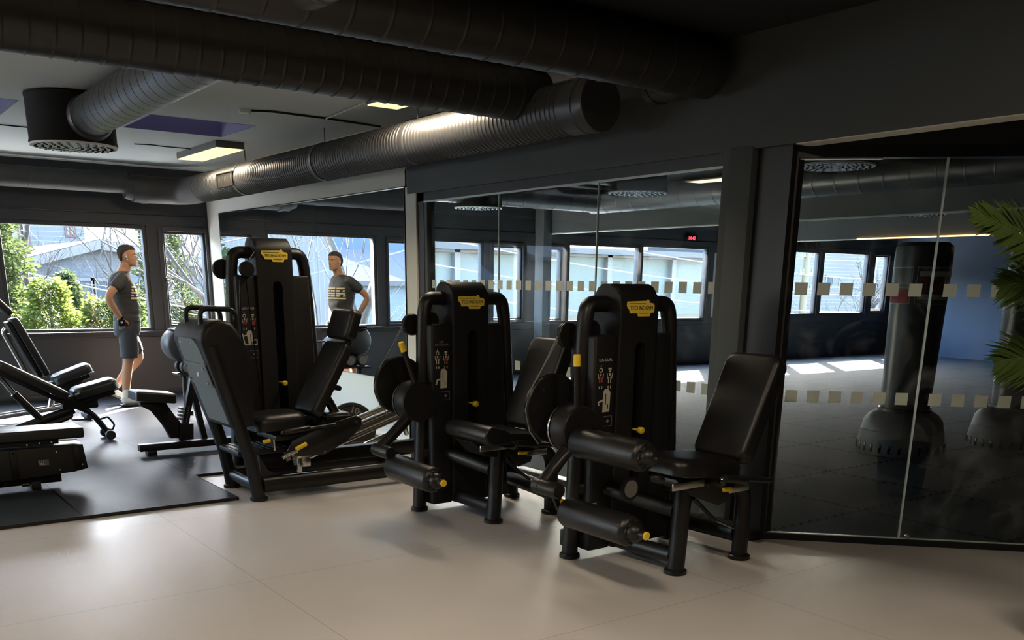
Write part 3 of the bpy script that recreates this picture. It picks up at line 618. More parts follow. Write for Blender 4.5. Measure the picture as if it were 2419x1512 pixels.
def tower(t, H, title, red, kind, pin_z=0.72, wd=0.785):
    k = H/1.505; ztop = H-0.105
    # arch: one bent tube from foot to foot
    pts = fillet([(0,0,0.02), (0.055,0,ztop*0.93), (0.075,0,ztop+0.0), (wd-0.115,0,ztop), (wd-0.09,0,ztop*0.93), (wd,0.0,0.02)], 0.17, 10)
    b = MB(); b.tube(pts, 0.043, 0.048, 20, up=(0,1,0)); b.build('arch_frame', 'metal', t, angle=50)
    for x in (0, wd):
        b = MB(); b.lathe((x,0,0), (0,0,1), [(0,0.052),(0.003,0.058),(0.022,0.058),(0.028,0.05),(0.028,0.02)], 28); b.build('foot_cap', 'metal', t)
    # central cowl, rolled over the arch
    prof = [(-0.126, 0.055), (-0.126, H-0.10)] + [(-0.126+0.085*(1-math.cos(a)), H-0.10+0.10*math.sin(a)) for a in [PI/2*i/8 for i in range(1, 9)]]
    prof += [(0.03, H-0.002)] + [(0.03+0.06*math.sin(a), H-0.062+0.06*math.cos(a)) for a in [PI/2*i/6 for i in range(1, 7)]] + [(0.09, 0.055)]
    b = MB(); b.prism([(0.198, y, z) for y, z in prof], (0.282, 0, 0), bev=0.018, seg=3); o = b.build('cowl', 'plastic', t)
    zs0, zs1 = 0.30, H-0.305
    b = MB(); b.prism([(0.355 + (0.037 if q == 0 else -0.037)*1.0 if False else px, -0.2, pz) for px, pz, q in [(0.318, zs0, 0), (0.392, zs0, 0), (0.392, zs1-0.04, 0), (0.383, zs1-0.01, 0), (0.355, zs1, 0), (0.327, zs1-0.01, 0), (0.318, zs1-0.04, 0)]], (0, 0.24, 0)); cut = b.build('cutter', 'slot', t, smooth=False)
    boolean_cut(o, cut)
    b = MB(); b.b2((0.319, 0.0, zs0), (0.391, 0.038, zs1-0.03))
    for i in range(10): b.b2((0.321, -0.034, zs0+0.02+0.036*i), (0.389, 0.0, zs0+0.050+0.036*i), 0.003)
    b.build('weight_stack', 'slot', t, smooth=False)
    b = MB(); 
    for i in range(16): b.box((0.330, -0.0345, zs0+0.03+0.026*i), (0.004, 0.001, 0.012))
    b.build('weight_scale', 'cream', t, smooth=False)
    b = MB(); b.cyl((0.350,-0.034,pin_z), (0.350,-0.165,pin_z), 0.006, seg=10); b.lathe((0.350,-0.15,pin_z), (0,-1,0), [(0,0.008),(0.004,0.018),(0.028,0.020),(0.036,0.012),(0.036,0.001)], 20); b.build('selector_pin', 'yellow', t)
    # side panels
    ptop = H-0.265
    b = MB(); b.b2((0.045, -0.108, 0.05), (0.205, 0.10, ptop), 0.016, 3); lp = b.build('side_panel', 'plastic', t)
    b = MB(); b.prism([(0.475, -0.112, 0.05), (0.475, -0.112, ptop), (0.612, -0.112, ptop), (0.668, -0.112, 0.05)], (0, 0.21, 0), bev=0.014, seg=3); b.build('side_panel', 'plastic', t)
    b = MB(); b.b2((0.02, 0.02, 0.04), (0.70, 0.12, 0.14), 0.01); b.build('base_bar', 'metal', t)
    badge(t, (0.342, -0.127, H-0.122))
    zt = H-0.395 if H < 1.6 else H-0.50
    if '\n' in title: text_mesh('panel_lettering', title.split('\n')[0], 0.019, 'grey_print', lp, (0.122, -0.1088, zt+0.018), FACE_S, 0.0004); text_mesh('panel_lettering', title.split('\n')[1], 0.019, 'grey_print', lp, (0.122, -0.1088, zt), FACE_S, 0.0004)
    else: text_mesh('panel_lettering', title, 0.021, 'cream', lp, (0.122, -0.1088, zt), FACE_S, 0.0004)
    figure_print(lp, 0.122, -0.1085, zt-0.095, red, kind)

def pulley(t, c, r, axis=(0,-1,0), name='pulley', m='metal'):
    b = MB(); b.lathe(c, axis, [(0,0.01),(0,r*0.93),(0.006,r),(0.014,r),(0.018,r*0.96),(0.022,r),(0.030,r),(0.036,r*0.93),(0.036,0.01)], 40)
    return b.build(name, m, t, angle=30)

def pad(t, name, ctr, w, h, th, rot, r=0.05, m='leather', bev=0.028, parent=None):
    """Upholstered pad: rounded outline, width w, height h, thickness th."""
    b = MB(); o = rrect(w, h, r, 6); R = rot; c = Vector(ctr)
    def lay(k, d): return [c + R @ Vector((x*(1-k*2/w), y*(1-k*2/h), d)) for x, y in o]
    rings = [lay(0.012, -th/2), lay(0.0, -th/2+0.006), lay(0.0, th/2-bev)]
    for i in range(1, 6):
        a = PI/2*i/5; rings.append(lay(bev*(1-math.cos(a)), th/2-bev+bev*math.sin(a)))
    rings.append(lay(min(w,h)*0.30, th/2+0.004)); b.ring_surface(rings)
    return b.build(name, m, parent or t, angle=60)

def roller(t, x, z, y0, y1, r, button=None, steel=False):
    b = MB(); L = y0-y1
    b.lathe((x, y0, z), (0,-1,0), [(0,0.02),(0,r-0.018),(0.006,r-0.006),(0.02,r),(L-0.03,r),(L-0.012,r-0.006),(L,r-0.022),(L,0.03)], 36); o = b.build('roller', 'leather', t, angle=50)
    b = MB(); b.lathe((x, y1, z), (0,-1,0), [(-0.02,r*0.72),(0.006,r*0.72),(0.010,r*0.62),(0.03,r*0.60),(0.05,r*0.42),(0.058,r*0.25),(0.058,0.001)], 28)
    for kk in range(10):
        a = 2*PI*kk/10; b.box((x+r*0.70*math.cos(a), y1-0.004, z+r*0.70*math.sin(a)), (0.012, 0.012, 0.010), Matrix.Rotation(-a, 3, 'Y'))
    b.build('end_cap', 'metal', o)
    if button:
        b = MB(); b.cyl((x, y1-0.05, z), (x, y1-0.088, z), 0.022, seg=20); b.build('button_sleeve', 'metal', o)
        b = MB(); b.lathe((x, y1-0.085, z), (0,-1,0), [(0,0.02),(0.010,0.021),(0.014,0.017),(0.014,0.001)], 20); b.build('release_button', 'yellow', o)
    elif steel:
        b = MB(); b.cyl((x, y1-0.05, z), (x, y1-0.066, z), 0.008, seg=10); b.build('bolt', 'chrome', o)
    return o

def leg_machine(t, curl):
    """Seat side of the seated leg curl and the leg extension, local metres from the left arch foot."""
    # cam disc, hub, pulleys, cable
    cx, cz = -0.098, 0.848
    b = MB(); b.lathe((cx, 0.085, cz), (0,-1,0), [(0,0.02),(0,0.178),(0.006,0.186),(0.012,0.180),(0.026,0.180),(0.032,0.187),(0.038,0.180),(0.038,0.02)], 56); o = b.build('cam_disc', 'metal', t, angle=30)
    b = MB()
    for a in (0.6, 2.2, 3.9, 5.3): b.cyl((cx+0.13*math.cos(a), 0.05, cz+0.13*math.sin(a)), (cx+0.13*math.cos(a), 0.042, cz+0.13*math.sin(a)), 0.006, seg=10)
    b.build('bolt', 'chrome', o)
    hx, hz = -0.085, 0.757
    b = MB(); b.lathe((hx, -0.055, hz), (0,-1,0), [(0,0.02),(0,0.120),(0.004,0.128),(0.110,0.128),(0.120,0.120),(0.120,0.02)], 48); o = b.build('pivot_hub', 'plastic', t, angle=40)
    b = MB(); b.lathe((hx, -0.040, hz), (0,-1,0), [(0,0.05),(0,0.131),(0.012,0.131),(0.012,0.05)], 48); b.build('hub_ring', 'chrome', o)
    if curl:
        b = MB(); b.lathe((hx+0.075, -0.176, hz-0.02), (0,-1,0), [(0,0.03),(0.002,0.03),(0.002,0.001)], 24); b.build('hub_recess', 'slot', o)
    pulley(t, (0.02, 0.115, 1.232), 0.070)
    pulley(t, (0.115, 0.03, 1.26), 0.055)
    b = MB(); b.tube([(-0.05, 0.097, 1.225), (-0.20, 0.075, 1.005)], 0.004, seg=8); b.tube([(-0.045, 0.097, 1.21), (-0.24, 0.065, 0.97), (-0.283, 0.065, 0.85), (-0.25, 0.066, 0.73), (-0.19, 0.066, 0.66)], 0.004, seg=8); b.tube([(0.09, 0.097, 1.22), (0.115, 0.02, 1.3)], 0.004, seg=8); b.build('cable', 'grey_plate', t)
    # start lever with yellow tip
    b = MB(); x0 = hx-0.02 if curl else hx-0.01
    tip = Vector((-0.115, -0.15, 1.12)) if curl else Vector((-0.20, -0.16, 1.11)); base = Vector((x0, -0.15, hz+0.09))
    b.tube([base, tip], 0.017, seg=14); b.build('start_lever', 'metal', t)
    d = (tip-base).normalized(); b = MB(); b.lathe(tip-d*0.03, tuple(d), [(0,0.017),(0,0.020),(0.056,0.020),(0.060,0.016),(0.060,0.001)], 16); b.build('lever_tip', 'yellow', t)
    # swinging arm, elbow and lower roller
    rx, rz = (-0.255, 0.356) if curl else (-0.345, 0.378)
    ex, ez = (-0.345, 0.482) if curl else (-0.385, 0.475)
    b = MB(); b.tube([(hx-0.03, -0.125, hz-0.07), (ex+0.02, -0.16, ez+0.02), (ex, -0.165, ez)], 0.036, seg=18); b.build('swing_arm', 'metal', t)
    b = MB(); b.lathe((ex, -0.115, ez), (0,-1,0), [(0,0.01),(0,0.034),(0.008,0.040),(0.055,0.040),(0.057,0.036),(0.060,0.041),(0.19,0.041),(0.20,0.036),(0.20,0.005)], 28); b.build('arm_elbow', 'metal', t)
    b = MB(); b.prism([(ex-0.018, -0.24, ez), (ex+0.03, -0.24, ez), (rx+0.03, -0.24, rz-0.035), (rx-0.02, -0.24, rz-0.045)], (0, -0.022, 0), bev=0.004); b.build('roller_bracket', 'metal', t)
    b = MB(); b.lathe(((ex+rx)/2+0.012, -0.262, (ez+rz)/2-0.005), (0,-1,0), [(0,0.012),(0.010,0.014),(0.014,0.010),(0.014,0.001)], 16); b.build('bracket_knob', 'yellow', t)
    roller(t, rx, rz, -0.27, -0.77, 0.078, button=True)
    if curl:
        b = MB(); b.tube(fillet([(-0.27, -0.165, 0.56), (-0.19, -0.18, 0.64), (-0.135, -0.22, 0.70)], 0.05), 0.022, seg=14); b.build('thigh_arm', 'metal', t)
        roller(t, -0.135, 0.702, -0.20, -0.715, 0.080, steel=True)
    # frame under the seat
    px = 0.278 if curl else 0.226; py = -0.560
    for (fx, fy) in ((px, py), (0.795 if curl else 0.70, py)):
        b = MB(); b.lathe((fx, fy, 0), (0,0,1), [(0,0.056),(0.003,0.062),(0.022,0.062),(0.028,0.054),(0.028,0.02)], 28); b.build('foot_cap', 'metal', t)
    b = MB(); b.tube([(px, py, 0.02), (px+0.03, py, 0.54)], 0.043, 0.052, 20, up=(0,1,0)); b.build('front_post', 'metal', t, angle=50)
    bx = 0.795 if curl else 0.70
    b = MB(); b.tube(fillet([(bx, py, 0.02), (bx, py, 0.44), (bx-0.28, py, 0.50)], 0.13, 10), 0.045, seg=20); b.build('rear_post', 'metal', t, angle=50)
    b = MB(); b.tube([(px, py+0.03, 0.095), (0.24, -0.05, 0.095)], 0.038, 0.045, 18); b.build('floor_bar', 'metal', t, angle=50)
    b = MB(); b.tube([(bx, py+0.03, 0.15), (0.765, -0.02, 0.15)], 0.050, 0.058, 18); b.build('floor_bar', 'metal', t, angle=50)
    b = MB(); b.tube(fillet([(0.02, -0.02, 0.40), (0.17, -0.06, 0.395), (px+0.01, py+0.04, 0.345)], 0.16, 8), 0.036, 0.045, 18); b.build('cross_tube', 'metal', t, angle=50)
    # seat carrier with plates, rails, handles
    sx = 0.07 if curl else 0.115   # front edge of the seat
    bx0 = 0.535 if curl else 0.417  # foot of the backrest
    b = MB()
    for yy in (-0.665, -0.45):
        b.prism([(sx+0.05, yy, 0.555), (bx0+0.06, yy, 0.535), (bx0+0.02, yy, 0.40), (bx0-0.08, yy, 0.375), (sx+0.16, yy, 0.46)], (0, -0.010, 0), bev=0.002)
    b.b2((sx+0.08, -0.66, 0.50), (bx0-0.02, -0.46, 0.545), 0.004); b.build('seat_carrier', 'metal', t)
    b = MB(); b.b2((px-0.20, -0.700, 0.502), (px+0.03, -0.690, 0.540), 0.002); b.build('slide_rail', 'alu', t)
    b = MB(); b.b2((bx0-0.03, -0.70, 0.44), (bx0+0.13, -0.688, 0.475), 0.002); b.build('slide_rail', 'alu', t)
    for yy in (-0.80, -0.33):
        b = MB(); z0 = 0.555; b.tube(fillet([(bx0-0.20, -0.66 if yy < -0.5 else -0.46, 0.52), (bx0-0.20, yy, 0.52), (bx0-0.18, yy, z0), (bx0+0.18, yy, 0.505)], 0.03), 0.013, seg=12)
        b.cyl((bx0-0.20, yy, z0+0.003), (bx0-0.02, yy, z0-0.026), 0.022, seg=18, bev=0.006); o = b.build('seat_handle', 'metal', t)
        b = MB(); b.cyl((bx0-0.206, yy, z0+0.004), (bx0-0.212, yy, z0+0.005), 0.009, seg=12); b.build('bolt', 'chrome', o)
    b = MB(); b.box((bx0-0.10, -0.745, 0.478), (0.075, 0.02, 0.024), Matrix.Rotation(0.06, 3, 'Y'), 0.010, 3); b.build('adjust_lever', 'yellow', t)
    b = MB(); b.tube([(px+0.05, py-0.05, 0.42), (px+0.27, py-0.02, 0.26)], 0.011, seg=12); b.build('gas_strut', 'metal', t)
    b = MB(); b.tube([(px+0.27, py-0.02, 0.26), (bx-0.03, py, 0.17)], 0.005, seg=8); b.build('gas_rod', 'chrome', t)
    # cushions
    if curl:
        L = bx0-sx+0.03; R = Matrix.Rotation(0.10, 3, 'Y') @ Matrix.Rotation(PI/2, 3, 'Z')
        pad(t, 'seat', (sx+L/2, -0.56, 0.600), 0.38, L, 0.095, R, 0.07, bev=0.045)
    else:
        b = MB(); prof = [(sx-0.06,0.545),(sx-0.105,0.575),(sx-0.115,0.61),(sx-0.10,0.645),(sx-0.06,0.665),(sx-0.01,0.655),(sx+0.03,0.625),(sx+0.07,0.615),(bx0+0.02,0.595),(bx0+0.02,0.545)]
        b.prism([(x, -0.33, z) for x, z in prof], (0, -0.46, 0), bev=0.012, seg=2); b.build('seat', 'leather', t, angle=50)
        b = MB(); b.prism([(sx-0.08, -0.38, 0.55), (sx+0.1, -0.38, 0.55), (sx+0.12, -0.38, 0.43), (sx+0.02, -0.38, 0.45)], (0, -0.22, 0), bev=0.01); b.build('seat_under_cover', 'plastic', t)
    tx = 0.784 if curl else 0.66; zb, zt = (0.615, 1.158) if curl else (0.615, 1.174)
    d = Vector((tx-bx0, 0, zt-zb)); L = d.length; R = frame3((0,-1,0), tuple(d))      # normal faces -X
    nrm = R @ Vector((0,0,1)); ctr = Vector(((tx+bx0)/2, -0.56, (zb+zt)/2))
    if nrm.x > 0: R = frame3((0,1,0), tuple(d)); nrm = R @ Vector((0,0,1))
    pad(t, 'backrest', ctr - nrm*0.03, 0.365, L, 0.075, R, 0.055, bev=0.03)
    b = MB(); o2 = rrect(0.355, L-0.02, 0.05, 6); b.ring_surface([[ctr - nrm*dd + R @ Vector((x*k, y*k, 0)) for x, y in o2] for dd, k in ((0.068,1.0),(0.088,1.0),(0.096,0.92))]); b.build('backrest_shell', 'plastic', t, angle=50)
    b = MB(); b.tube(fillet([ctr - nrm*0.115 + d*0.25, ctr - nrm*0.115 - d*0.42, (bx0+0.04, -0.56, 0.50), (bx0-0.10, -0.56, 0.47)], 0.06), 0.026, 0.03, 16, up=(0,1,0)); b.build('backrest_post', 'metal', t)
    for sgn, nm in ((0.30, 'bolt'), (0.42, 'bolt')):
        b = MB(); b.cyl((sx+sgn*0.8+0.05, -0.676, 0.50), (sx+sgn*0.8+0.05, -0.682, 0.50), 0.008, seg=12); b.build(nm, 'chrome', t)

m3 = thing('leg_curl_machine', 'black seated leg curl machine with two leg rollers, nearest the dark column', 'gym machine', (3.306, 3.926, 0), 0, 'black leg machines with yellow badges')
tower(m3, 1.505, 'LEG CURL', 0, 'curl'); leg_machine(m3, True)
b = MB(); r_ = bmesh.ops.create_icosphere(b.bm, subdivisions=3, radius=1.0)
for v in r_['verts']: v.co = Vector((-0.050+v.co.x*0.042, -0.715+v.co.y*0.03, 0.585-v.co.x*0.010+v.co.z*0.025))
b.build('hand_knob', 'leather', m3)
b = MB(); b.lathe((0.030,-0.43,0.475), (0,-1,0), [(0,0.05),(0,0.062),(0.01,0.066),(0.016,0.062),(0.016,0.001)], 32); o = b.build('range_dial', 'metal', m3)
b = MB(); b.lathe((0.030,-0.4465,0.475), (0,-1,0), [(0,0.034),(0.0,0.046),(0.001,0.046),(0.001,0.034)], 32); b.build('dial_scale', 'grey_print', o)
b = MB(); b.b2((0.02,-0.13,0.30),(0.075,-0.127,0.335)); b.build('warning_sticker', 'grey_print', m3)
m2 = thing('leg_extension_machine', 'black leg extension machine with one shin roller, between the other two machines', 'gym machine', (3.182, 5.386, 0), 0, 'black leg machines with yellow badges')
tower(m2, 1.505, 'LEG\nEXTENSION', 1, 'ext'); leg_machine(m2, False)

# ---------------------------------------------------------------- leg press
m1 = thing('leg_press_machine', 'black leg press with a large foot platform and inclined silver rails, before the mirror', 'gym machine', (2.505, 6.976, 0), 0, 'black leg machines with yellow badges')
tower(m1, 1.80, 'LEG PRESS', 2, 'press', pin_z=0.75, wd=0.72)
def L1(x, y, z): return (x-2.505, y-6.976, z)
pulley(m1, L1(2.625, 6.86, 1.575), 0.055); pulley(m1, L1(2.515, 7.06, 1.575), 0.070)
b = MB(); b.tube([L1(2.56,6.82,1.5), L1(2.52,6.82,0.6)], 0.004, seg=6); b.tube([L1(2.60,6.80,1.51), L1(2.66,6.80,0.6)], 0.004, seg=6); b.tube([L1(2.63,6.80,1.64), L1(2.70,6.86,1.70)], 0.004, seg=6); b.build('cable', 'slot', m1)
b = MB(); b.tube([L1(2.555,6.93,1.33), L1(2.63,6.93,1.33)], 0.01, seg=8); b.build('tower_tie', 'metal', m1)
for y in (6.27, 6.80):
    b = MB(); b.tube([L1(2.39,y,0.02), L1(2.345,y,0.30), L1(2.13,y,1.08)], 0.045, 0.05, 20, up=(0,1,0)); b.build('platform_leg', 'metal', m1, angle=50)
    b = MB(); b.lathe(L1(2.39,y,0), (0,0,1), [(0,0.055),(0.003,0.062),(0.02,0.062),(0.026,0.05),(0.026,0.02)], 24); b.build('foot_cap', 'metal', m1)
b = MB(); b.tube([L1(2.385,6.28,0.10), L1(2.385,6.80,0.10)], 0.032, 0.04, 16); b.build('cross_tube', 'metal', m1)
# platform housing, seen from its back
pf = [(2.052,1.10),(2.062,1.16),(2.09,1.205),(2.14,1.235),(2.21,1.245),(2.27,1.225),(2.315,1.17),(2.345,1.08),(2.365,0.95),(2.385,0.75),(2.395,0.545),(2.36,0.525),(2.235,0.52)]
b = MB(); b.prism([L1(x, 6.235, z) for x, z in pf], (0, 0.60, 0), bev=0.035, seg=4); b.build('platform_housing', 'plastic', m1, angle=40)
def pz(z): return 2.236 - 0.318*(z-0.54)
def back_plate(name, y0, y1, z0, z1, off, m, r=0.0, extra=None):
    pts = []
    if r:
        pts = [(y0, z0), (y1, z0), (y1, z1-r)] + [(y1-r*(1-math.cos(a)), z1-r+r*math.sin(a)) for a in [PI/2*i/6 for i in range(1,7)]] + [(y0+r-r*math.sin(a), z1-r+r*math.cos(a)) for a in [PI/2*i/6 for i in range(1,7)]]
    else: pts = [(y0, z0), (y1, z0), (y1, z1), (y0, z1)]
    b = MB(); b.prism([L1(pz(z)-off, y, z) for y, z in pts], (-0.006, 0, -0.002)); o = b.build(name, m, m1, smooth=False)
    return o
back_plate('grey_panel', 6.31, 6.73, 0.945, 1.125, 0.004, 'grey_plate', 0.10)
o = back_plate('clamp_plate', 6.305, 6.735, 0.80, 0.955, 0.012, 'grey_plate')
b = MB()
for y, z in ((6.70,0.925),(6.35,0.92),(6.70,0.835),(6.35,0.83)): b.cyl(L1(pz(z)-0.018, y, z), L1(pz(z)-0.032, y, z-0.004), 0.010, seg=12)
b.build('bolt', 'chrome', o)
b = MB(); b.cyl(L1(pz(0.88)-0.018, 6.52, 0.88), L1(pz(0.88)-0.021, 6.52, 0.88), 0.022, seg=20); b.build('peg_hole', 'white', o)
back_plate('grey_panel', 6.30, 6.72, 0.545, 0.815, 0.004, 'grey_plate')
b = MB()
for y in (6.42, 6.64): b.cyl(L1(pz(1.09)-0.010, y, 1.09), L1(pz(1.09)-0.016, y, 1.088), 0.007, seg=10)
b.build('bolt', 'chrome', m1)
for y in (6.70, 6.40):
    b = MB(); b.tube(fillet([L1(2.115,y,1.19), L1(2.115,y,1.315), L1(2.355,y,1.308), L1(2.36,y,1.06), L1(2.30,y,1.03)], 0.055, 8), 0.017, 0.020, 14, up=(0,1,0)); b.build('platform_handle', 'metal', m1, angle=50)
# base rails, step
b = MB(); b.tube([L1(2.42,6.265,0.105), L1(3.72,6.265,0.105)], 0.045, 0.055, 18); b.build('base_rail', 'metal', m1, angle=50)
b = MB(); b.prism([L1(2.42,6.27,0.15), L1(2.60,6.27,0.15), L1(2.47,6.27,0.20), L1(2.41,6.27,0.32)], (0,0.03,0), bev=0.004); b.build('gusset', 'metal', m1)
b = MB(); b.b2(L1(2.50,6.52,0.17), L1(3.95,6.62,0.27), 0.008); b.build('centre_rail', 'metal', m1)
b = MB(); b.tube([L1(2.42,6.80,0.105), L1(3.72,6.80,0.105)], 0.045, 0.055, 18); b.build('base_rail', 'metal', m1, angle=50)
b = MB(); b.b2(L1(2.30,6.38,0.30), L1(2.72,6.76,0.335), 0.006)
for i in range(9): b.b2(L1(2.32+0.043*i,6.385,0.335), L1(2.335+0.043*i,6.755,0.340))
b.build('step_plate', 'metal', m1)
b = MB(); b.b2(L1(3.64,6.22,0.03), L1(3.74,6.84,0.15), 0.01); b.b2(L1(3.86,6.50,0.0), L1(3.95,6.66,0.66), 0.01); b.build('rear_support', 'metal', m1)
# inclined aluminium rails
sl = math.atan2(0.283, 0.914)
for y in (6.33, 6.49):
    b = MB(); a = Vector(L1(2.68, y, 0.261)); d = Vector((math.cos(sl), 0, math.sin(sl))); u = Vector((-math.sin(sl), 0, math.cos(sl)))
    Lr = 1.34; R = frame3(tuple(d), (0,1,0))
    for (h0, h1, w) in ((-0.05,-0.035,0.05),(-0.035,-0.015,0.035),(-0.015,0.015,0.05),(0.015,0.03,0.032),(0.03,0.05,0.05)):
        b.box(a + d*Lr/2 + u*(h0+h1)/2, (Lr, w, h1-h0), R, 0.002)
    b.build('slide_rail', 'alu', m1)
for y in (6.262, 6.56):
    b = MB(); b.prism([L1(x, y, z) for x, z in ((2.66,0.40),(2.62,0.33),(2.70,0.285),(2.90,0.275),(3.08,0.36),(3.17,0.42),(3.215,0.47),(3.215,0.52),(3.17,0.545),(2.95,0.50))], (0, 0.014, 0), bev=0.003); b.build('carriage_plate', 'metal', m1)
b = MB()
for x, z in ((3.165,0.50),(2.70,0.34),(2.90,0.30)): b.cyl(L1(x,6.262,z), L1(x,6.252,z), 0.013, seg=14)
b.build('bolt', 'chrome', m1)
b = MB(); b.b2(L1(2.55,6.30,0.40), L1(3.00,6.66,0.44), 0.006); b.b2(L1(2.95,6.30,0.47), L1(3.16,6.66,0.545), 0.006); b.build('carriage', 'metal', m1)
b = MB(); b.b2(L1(2.98,6.35,0.545), L1(3.16,6.60,0.56), 0.004); b.build('carriage_top', 'alu', m1)
b = MB(); b.tube([L1(3.10,6.46,0.55), L1(2.985,6.46,0.74)], 0.034, seg=16); b.build('backrest_strut', 'metal', m1)
Rs = Matrix.Rotation(-0.03, 3, 'Y') @ Matrix.Rotation(PI/2, 3, 'Z')
pad(m1, 'seat', L1(2.615, 6.47, 0.530), 0.36, 0.40, 0.115, Rs, 0.09, bev=0.055)
def lean_pad(name, x0, z0, x1, z1, y, w, th):
    d = Vector((x1-x0, 0, z1-z0)); R = frame3((0,1,0), tuple(d)); n = R @ Vector((0,0,1))
    if n.x > 0: R = frame3((0,-1,0), tuple(d)); n = R @ Vector((0,0,1))
    c = Vector(L1((x0+x1)/2, y, (z0+z1)/2)); pad(m1, name, c - n*th/2, w, d.length, th, R, 0.045, bev=0.03)
    return c, n, d
c1_, n1_, d1_ = lean_pad('backrest', 2.812, 0.585, 3.105, 1.085, 6.43, 0.35, 0.085)
c2_, n2_, d2_ = lean_pad('headrest', 3.10, 1.10, 3.175, 1.315, 6.43, 0.35, 0.085)
b = MB(); b.tube([c1_-n1_*0.115-d1_*0.45, c1_-n1_*0.115+d1_*0.45, c2_-n2_*0.115-d2_*0.1, c2_-n2_*0.115+d2_*0.45], 0.03, 0.03, 16, up=(0,1,0)); b.build('backrest_post', 'metal', m1)
b = MB(); b.cyl(c1_-n1_*0.145-Vector((0,0.08,0.02)), c1_-n1_*0.145+Vector((0,0.08,-0.02)), 0.020, seg=12); b.build('backrest_handle', 'metal', m1)
for y in (6.22, 6.72):
    b = MB(); b.tube(fillet([L1(2.98,y,0.50), L1(2.62,y,0.475), L1(2.56,y,0.47)], 0.03), 0.012, seg=10); b.cyl(L1(2.78,y,0.49), L1(2.58,y,0.472), 0.020, seg=16, bev=0.005); b.build('side_handle', 'metal', m1)
b = MB(); b.tube([L1(2.66,6.19,0.34), L1(2.58,6.19,0.315), L1(2.55,6.19,0.30)], 0.014, seg=12); b.build('lever_rod', 'chrome', m1)
b = MB(); b.cyl(L1(2.65,6.19,0.350), L1(2.735,6.19,0.385), 0.016, seg=16, bev=0.006); b.build('safety_lever', 'yellow', m1)
b = MB(); b.cyl(L1(2.46,6.30,0.405), L1(2.51,6.30,0.412), 0.015, seg=14, bev=0.005); b.build('adjust_lever', 'yellow', m1)
b = MB(); b.tube([L1(2.53,6.29,0.42), L1(2.535,6.29,0.34)], 0.010, seg=10); b.b2(L1(2.68,6.24,0.17), L1(2.715,6.26,0.27), 0.003); b.b2(L1(2.74,6.28,0.20), L1(2.80,6.34,0.26), 0.004); b.build('lock_fitting', 'chrome', m1)
# ================================================================ benches and loose gym things
def slab_between(b, a, c, w, th, bev=0.012, up=(0,1,0)):
    a, c = Vector(a), Vector(c); d = c-a; y = Vector((0,1,0)); R = frame3(tuple(d), (0,1,0)); b.box((a+c)/2, (d.length, w, th), R, bev, 3)
MZ = 0.022
def adjustable_bench(root, seat_back, pad_top, pad_foot, sgn=1, back2=None, m='leather_cool'):
    """Adjustable bench in the local XZ plane, user end towards +X."""
    # backrest
    a, c = Vector(pad_foot), Vector(pad_top); d = (c-a); L = d.length; R = frame3((0,1,0), tuple(d)); n = R @ Vector((0,0,1))
    if n.z < 0: R = frame3((0,-1,0), tuple(d)); n = R @ Vector((0,0,1))
    pad(root, 'backrest', (a+c)/2 - n*0.035, 0.26, L, 0.08, R, 0.05, m=m, bev=0.03)
    b = MB(); b.box((a+c)/2 - n*0.10, (0.20, L*0.96, 0.045), R, 0.01); b.build('backrest_shell', 'plastic', root)
    s0, s1 = Vector(seat_back[0]), Vector(seat_back[1]); d = s1-s0; R = frame3((0,-1,0), tuple(d)); n = R @ Vector((0,0,1))
    if n.z < 0: R = frame3((0,1,0), tuple(d)); n = R @ Vector((0,0,1))
    pad(root, 'seat', (s0+s1)/2 - n*0.04, 0.28, d.length, 0.10, R, 0.08, m=m, bev=0.045)
    b = MB(); b.box((s0+s1)/2 - n*0.115, (0.16, d.length*0.75, 0.06), R, 0.012); b.build('seat_bracket', 'plastic', root)
bb = thing('weight_bench', 'black adjustable bench with the low backrest and front wheels, middle of the three benches', 'bench', (1.90, 9.50, MZ), 0, 'black weight benches')
adjustable_bench(bb, ((-0.03,0,0.475),(0.37,0,0.575)), (-0.60,0,0.775), (-0.05,0,0.455))
b = MB(); b.tube(fillet([(-0.03,0,0.34), (0.12,0,0.27), (0.20,0,0.16), (0.262,0,0.055)], 0.09), 0.028, 0.034, 16, up=(0,1,0)); b.build('front_leg', 'metal', bb)
b = MB(); b.tube(fillet([(-0.02,0,0.30), (-0.10,0,0.27), (-0.35,0,0.19), (-0.80,0,0.06), (-0.95,0,0.035)], 0.15), 0.045, 0.035, 16, up=(0,1,0)); b.build('main_beam', 'metal', bb)
b = MB(); b.tube([(-0.62,0,0.66), (-0.48,0,0.44)], 0.022, seg=14); b.build('strut_rod', 'chrome', bb)
b = MB(); b.tube([(-0.50,0,0.47), (-0.28,0,0.19)], 0.034, seg=16); b.build('strut_sleeve', 'metal', bb)
b = MB(); b.tube(fillet([(-0.28,0.06,0.19), (-0.18,0.06,0.25), (-0.05,0.06,0.26), (-0.05,-0.06,0.24), (-0.20,-0.06,0.19), (-0.45,-0.06,0.10)], 0.05), 0.022, seg=12); b.build('ladder_frame', 'metal', bb)
b = MB(); b.b2((-0.12,-0.05,0.30), (0.20,0.05,0.42), 0.02); b.build('seat_hinge', 'plastic', bb)
b = MB(); b.cyl((0.262,-0.10,0.045), (0.262,0.10,0.045), 0.022, seg=14); b.build('axle', 'chrome', bb)
for y in (-0.125, 0.085):
    b = MB(); b.lathe((0.262,y,0.045), (0,1,0), [(0,0.01),(0,0.04),(0.006,0.045),(0.034,0.045),(0.04,0.04),(0.04,0.01)], 28); b.build('wheel', 'plate_rubber', bb)
b = MB(); b.tube(fillet([(0.20,-0.03,0.19), (0.27,-0.03,0.21), (0.325,-0.03,0.13), (0.30,-0.03,0.08), (0.25,-0.03,0.095)], 0.02), 0.009, seg=10); b.build('pull_handle', 'metal', bb)
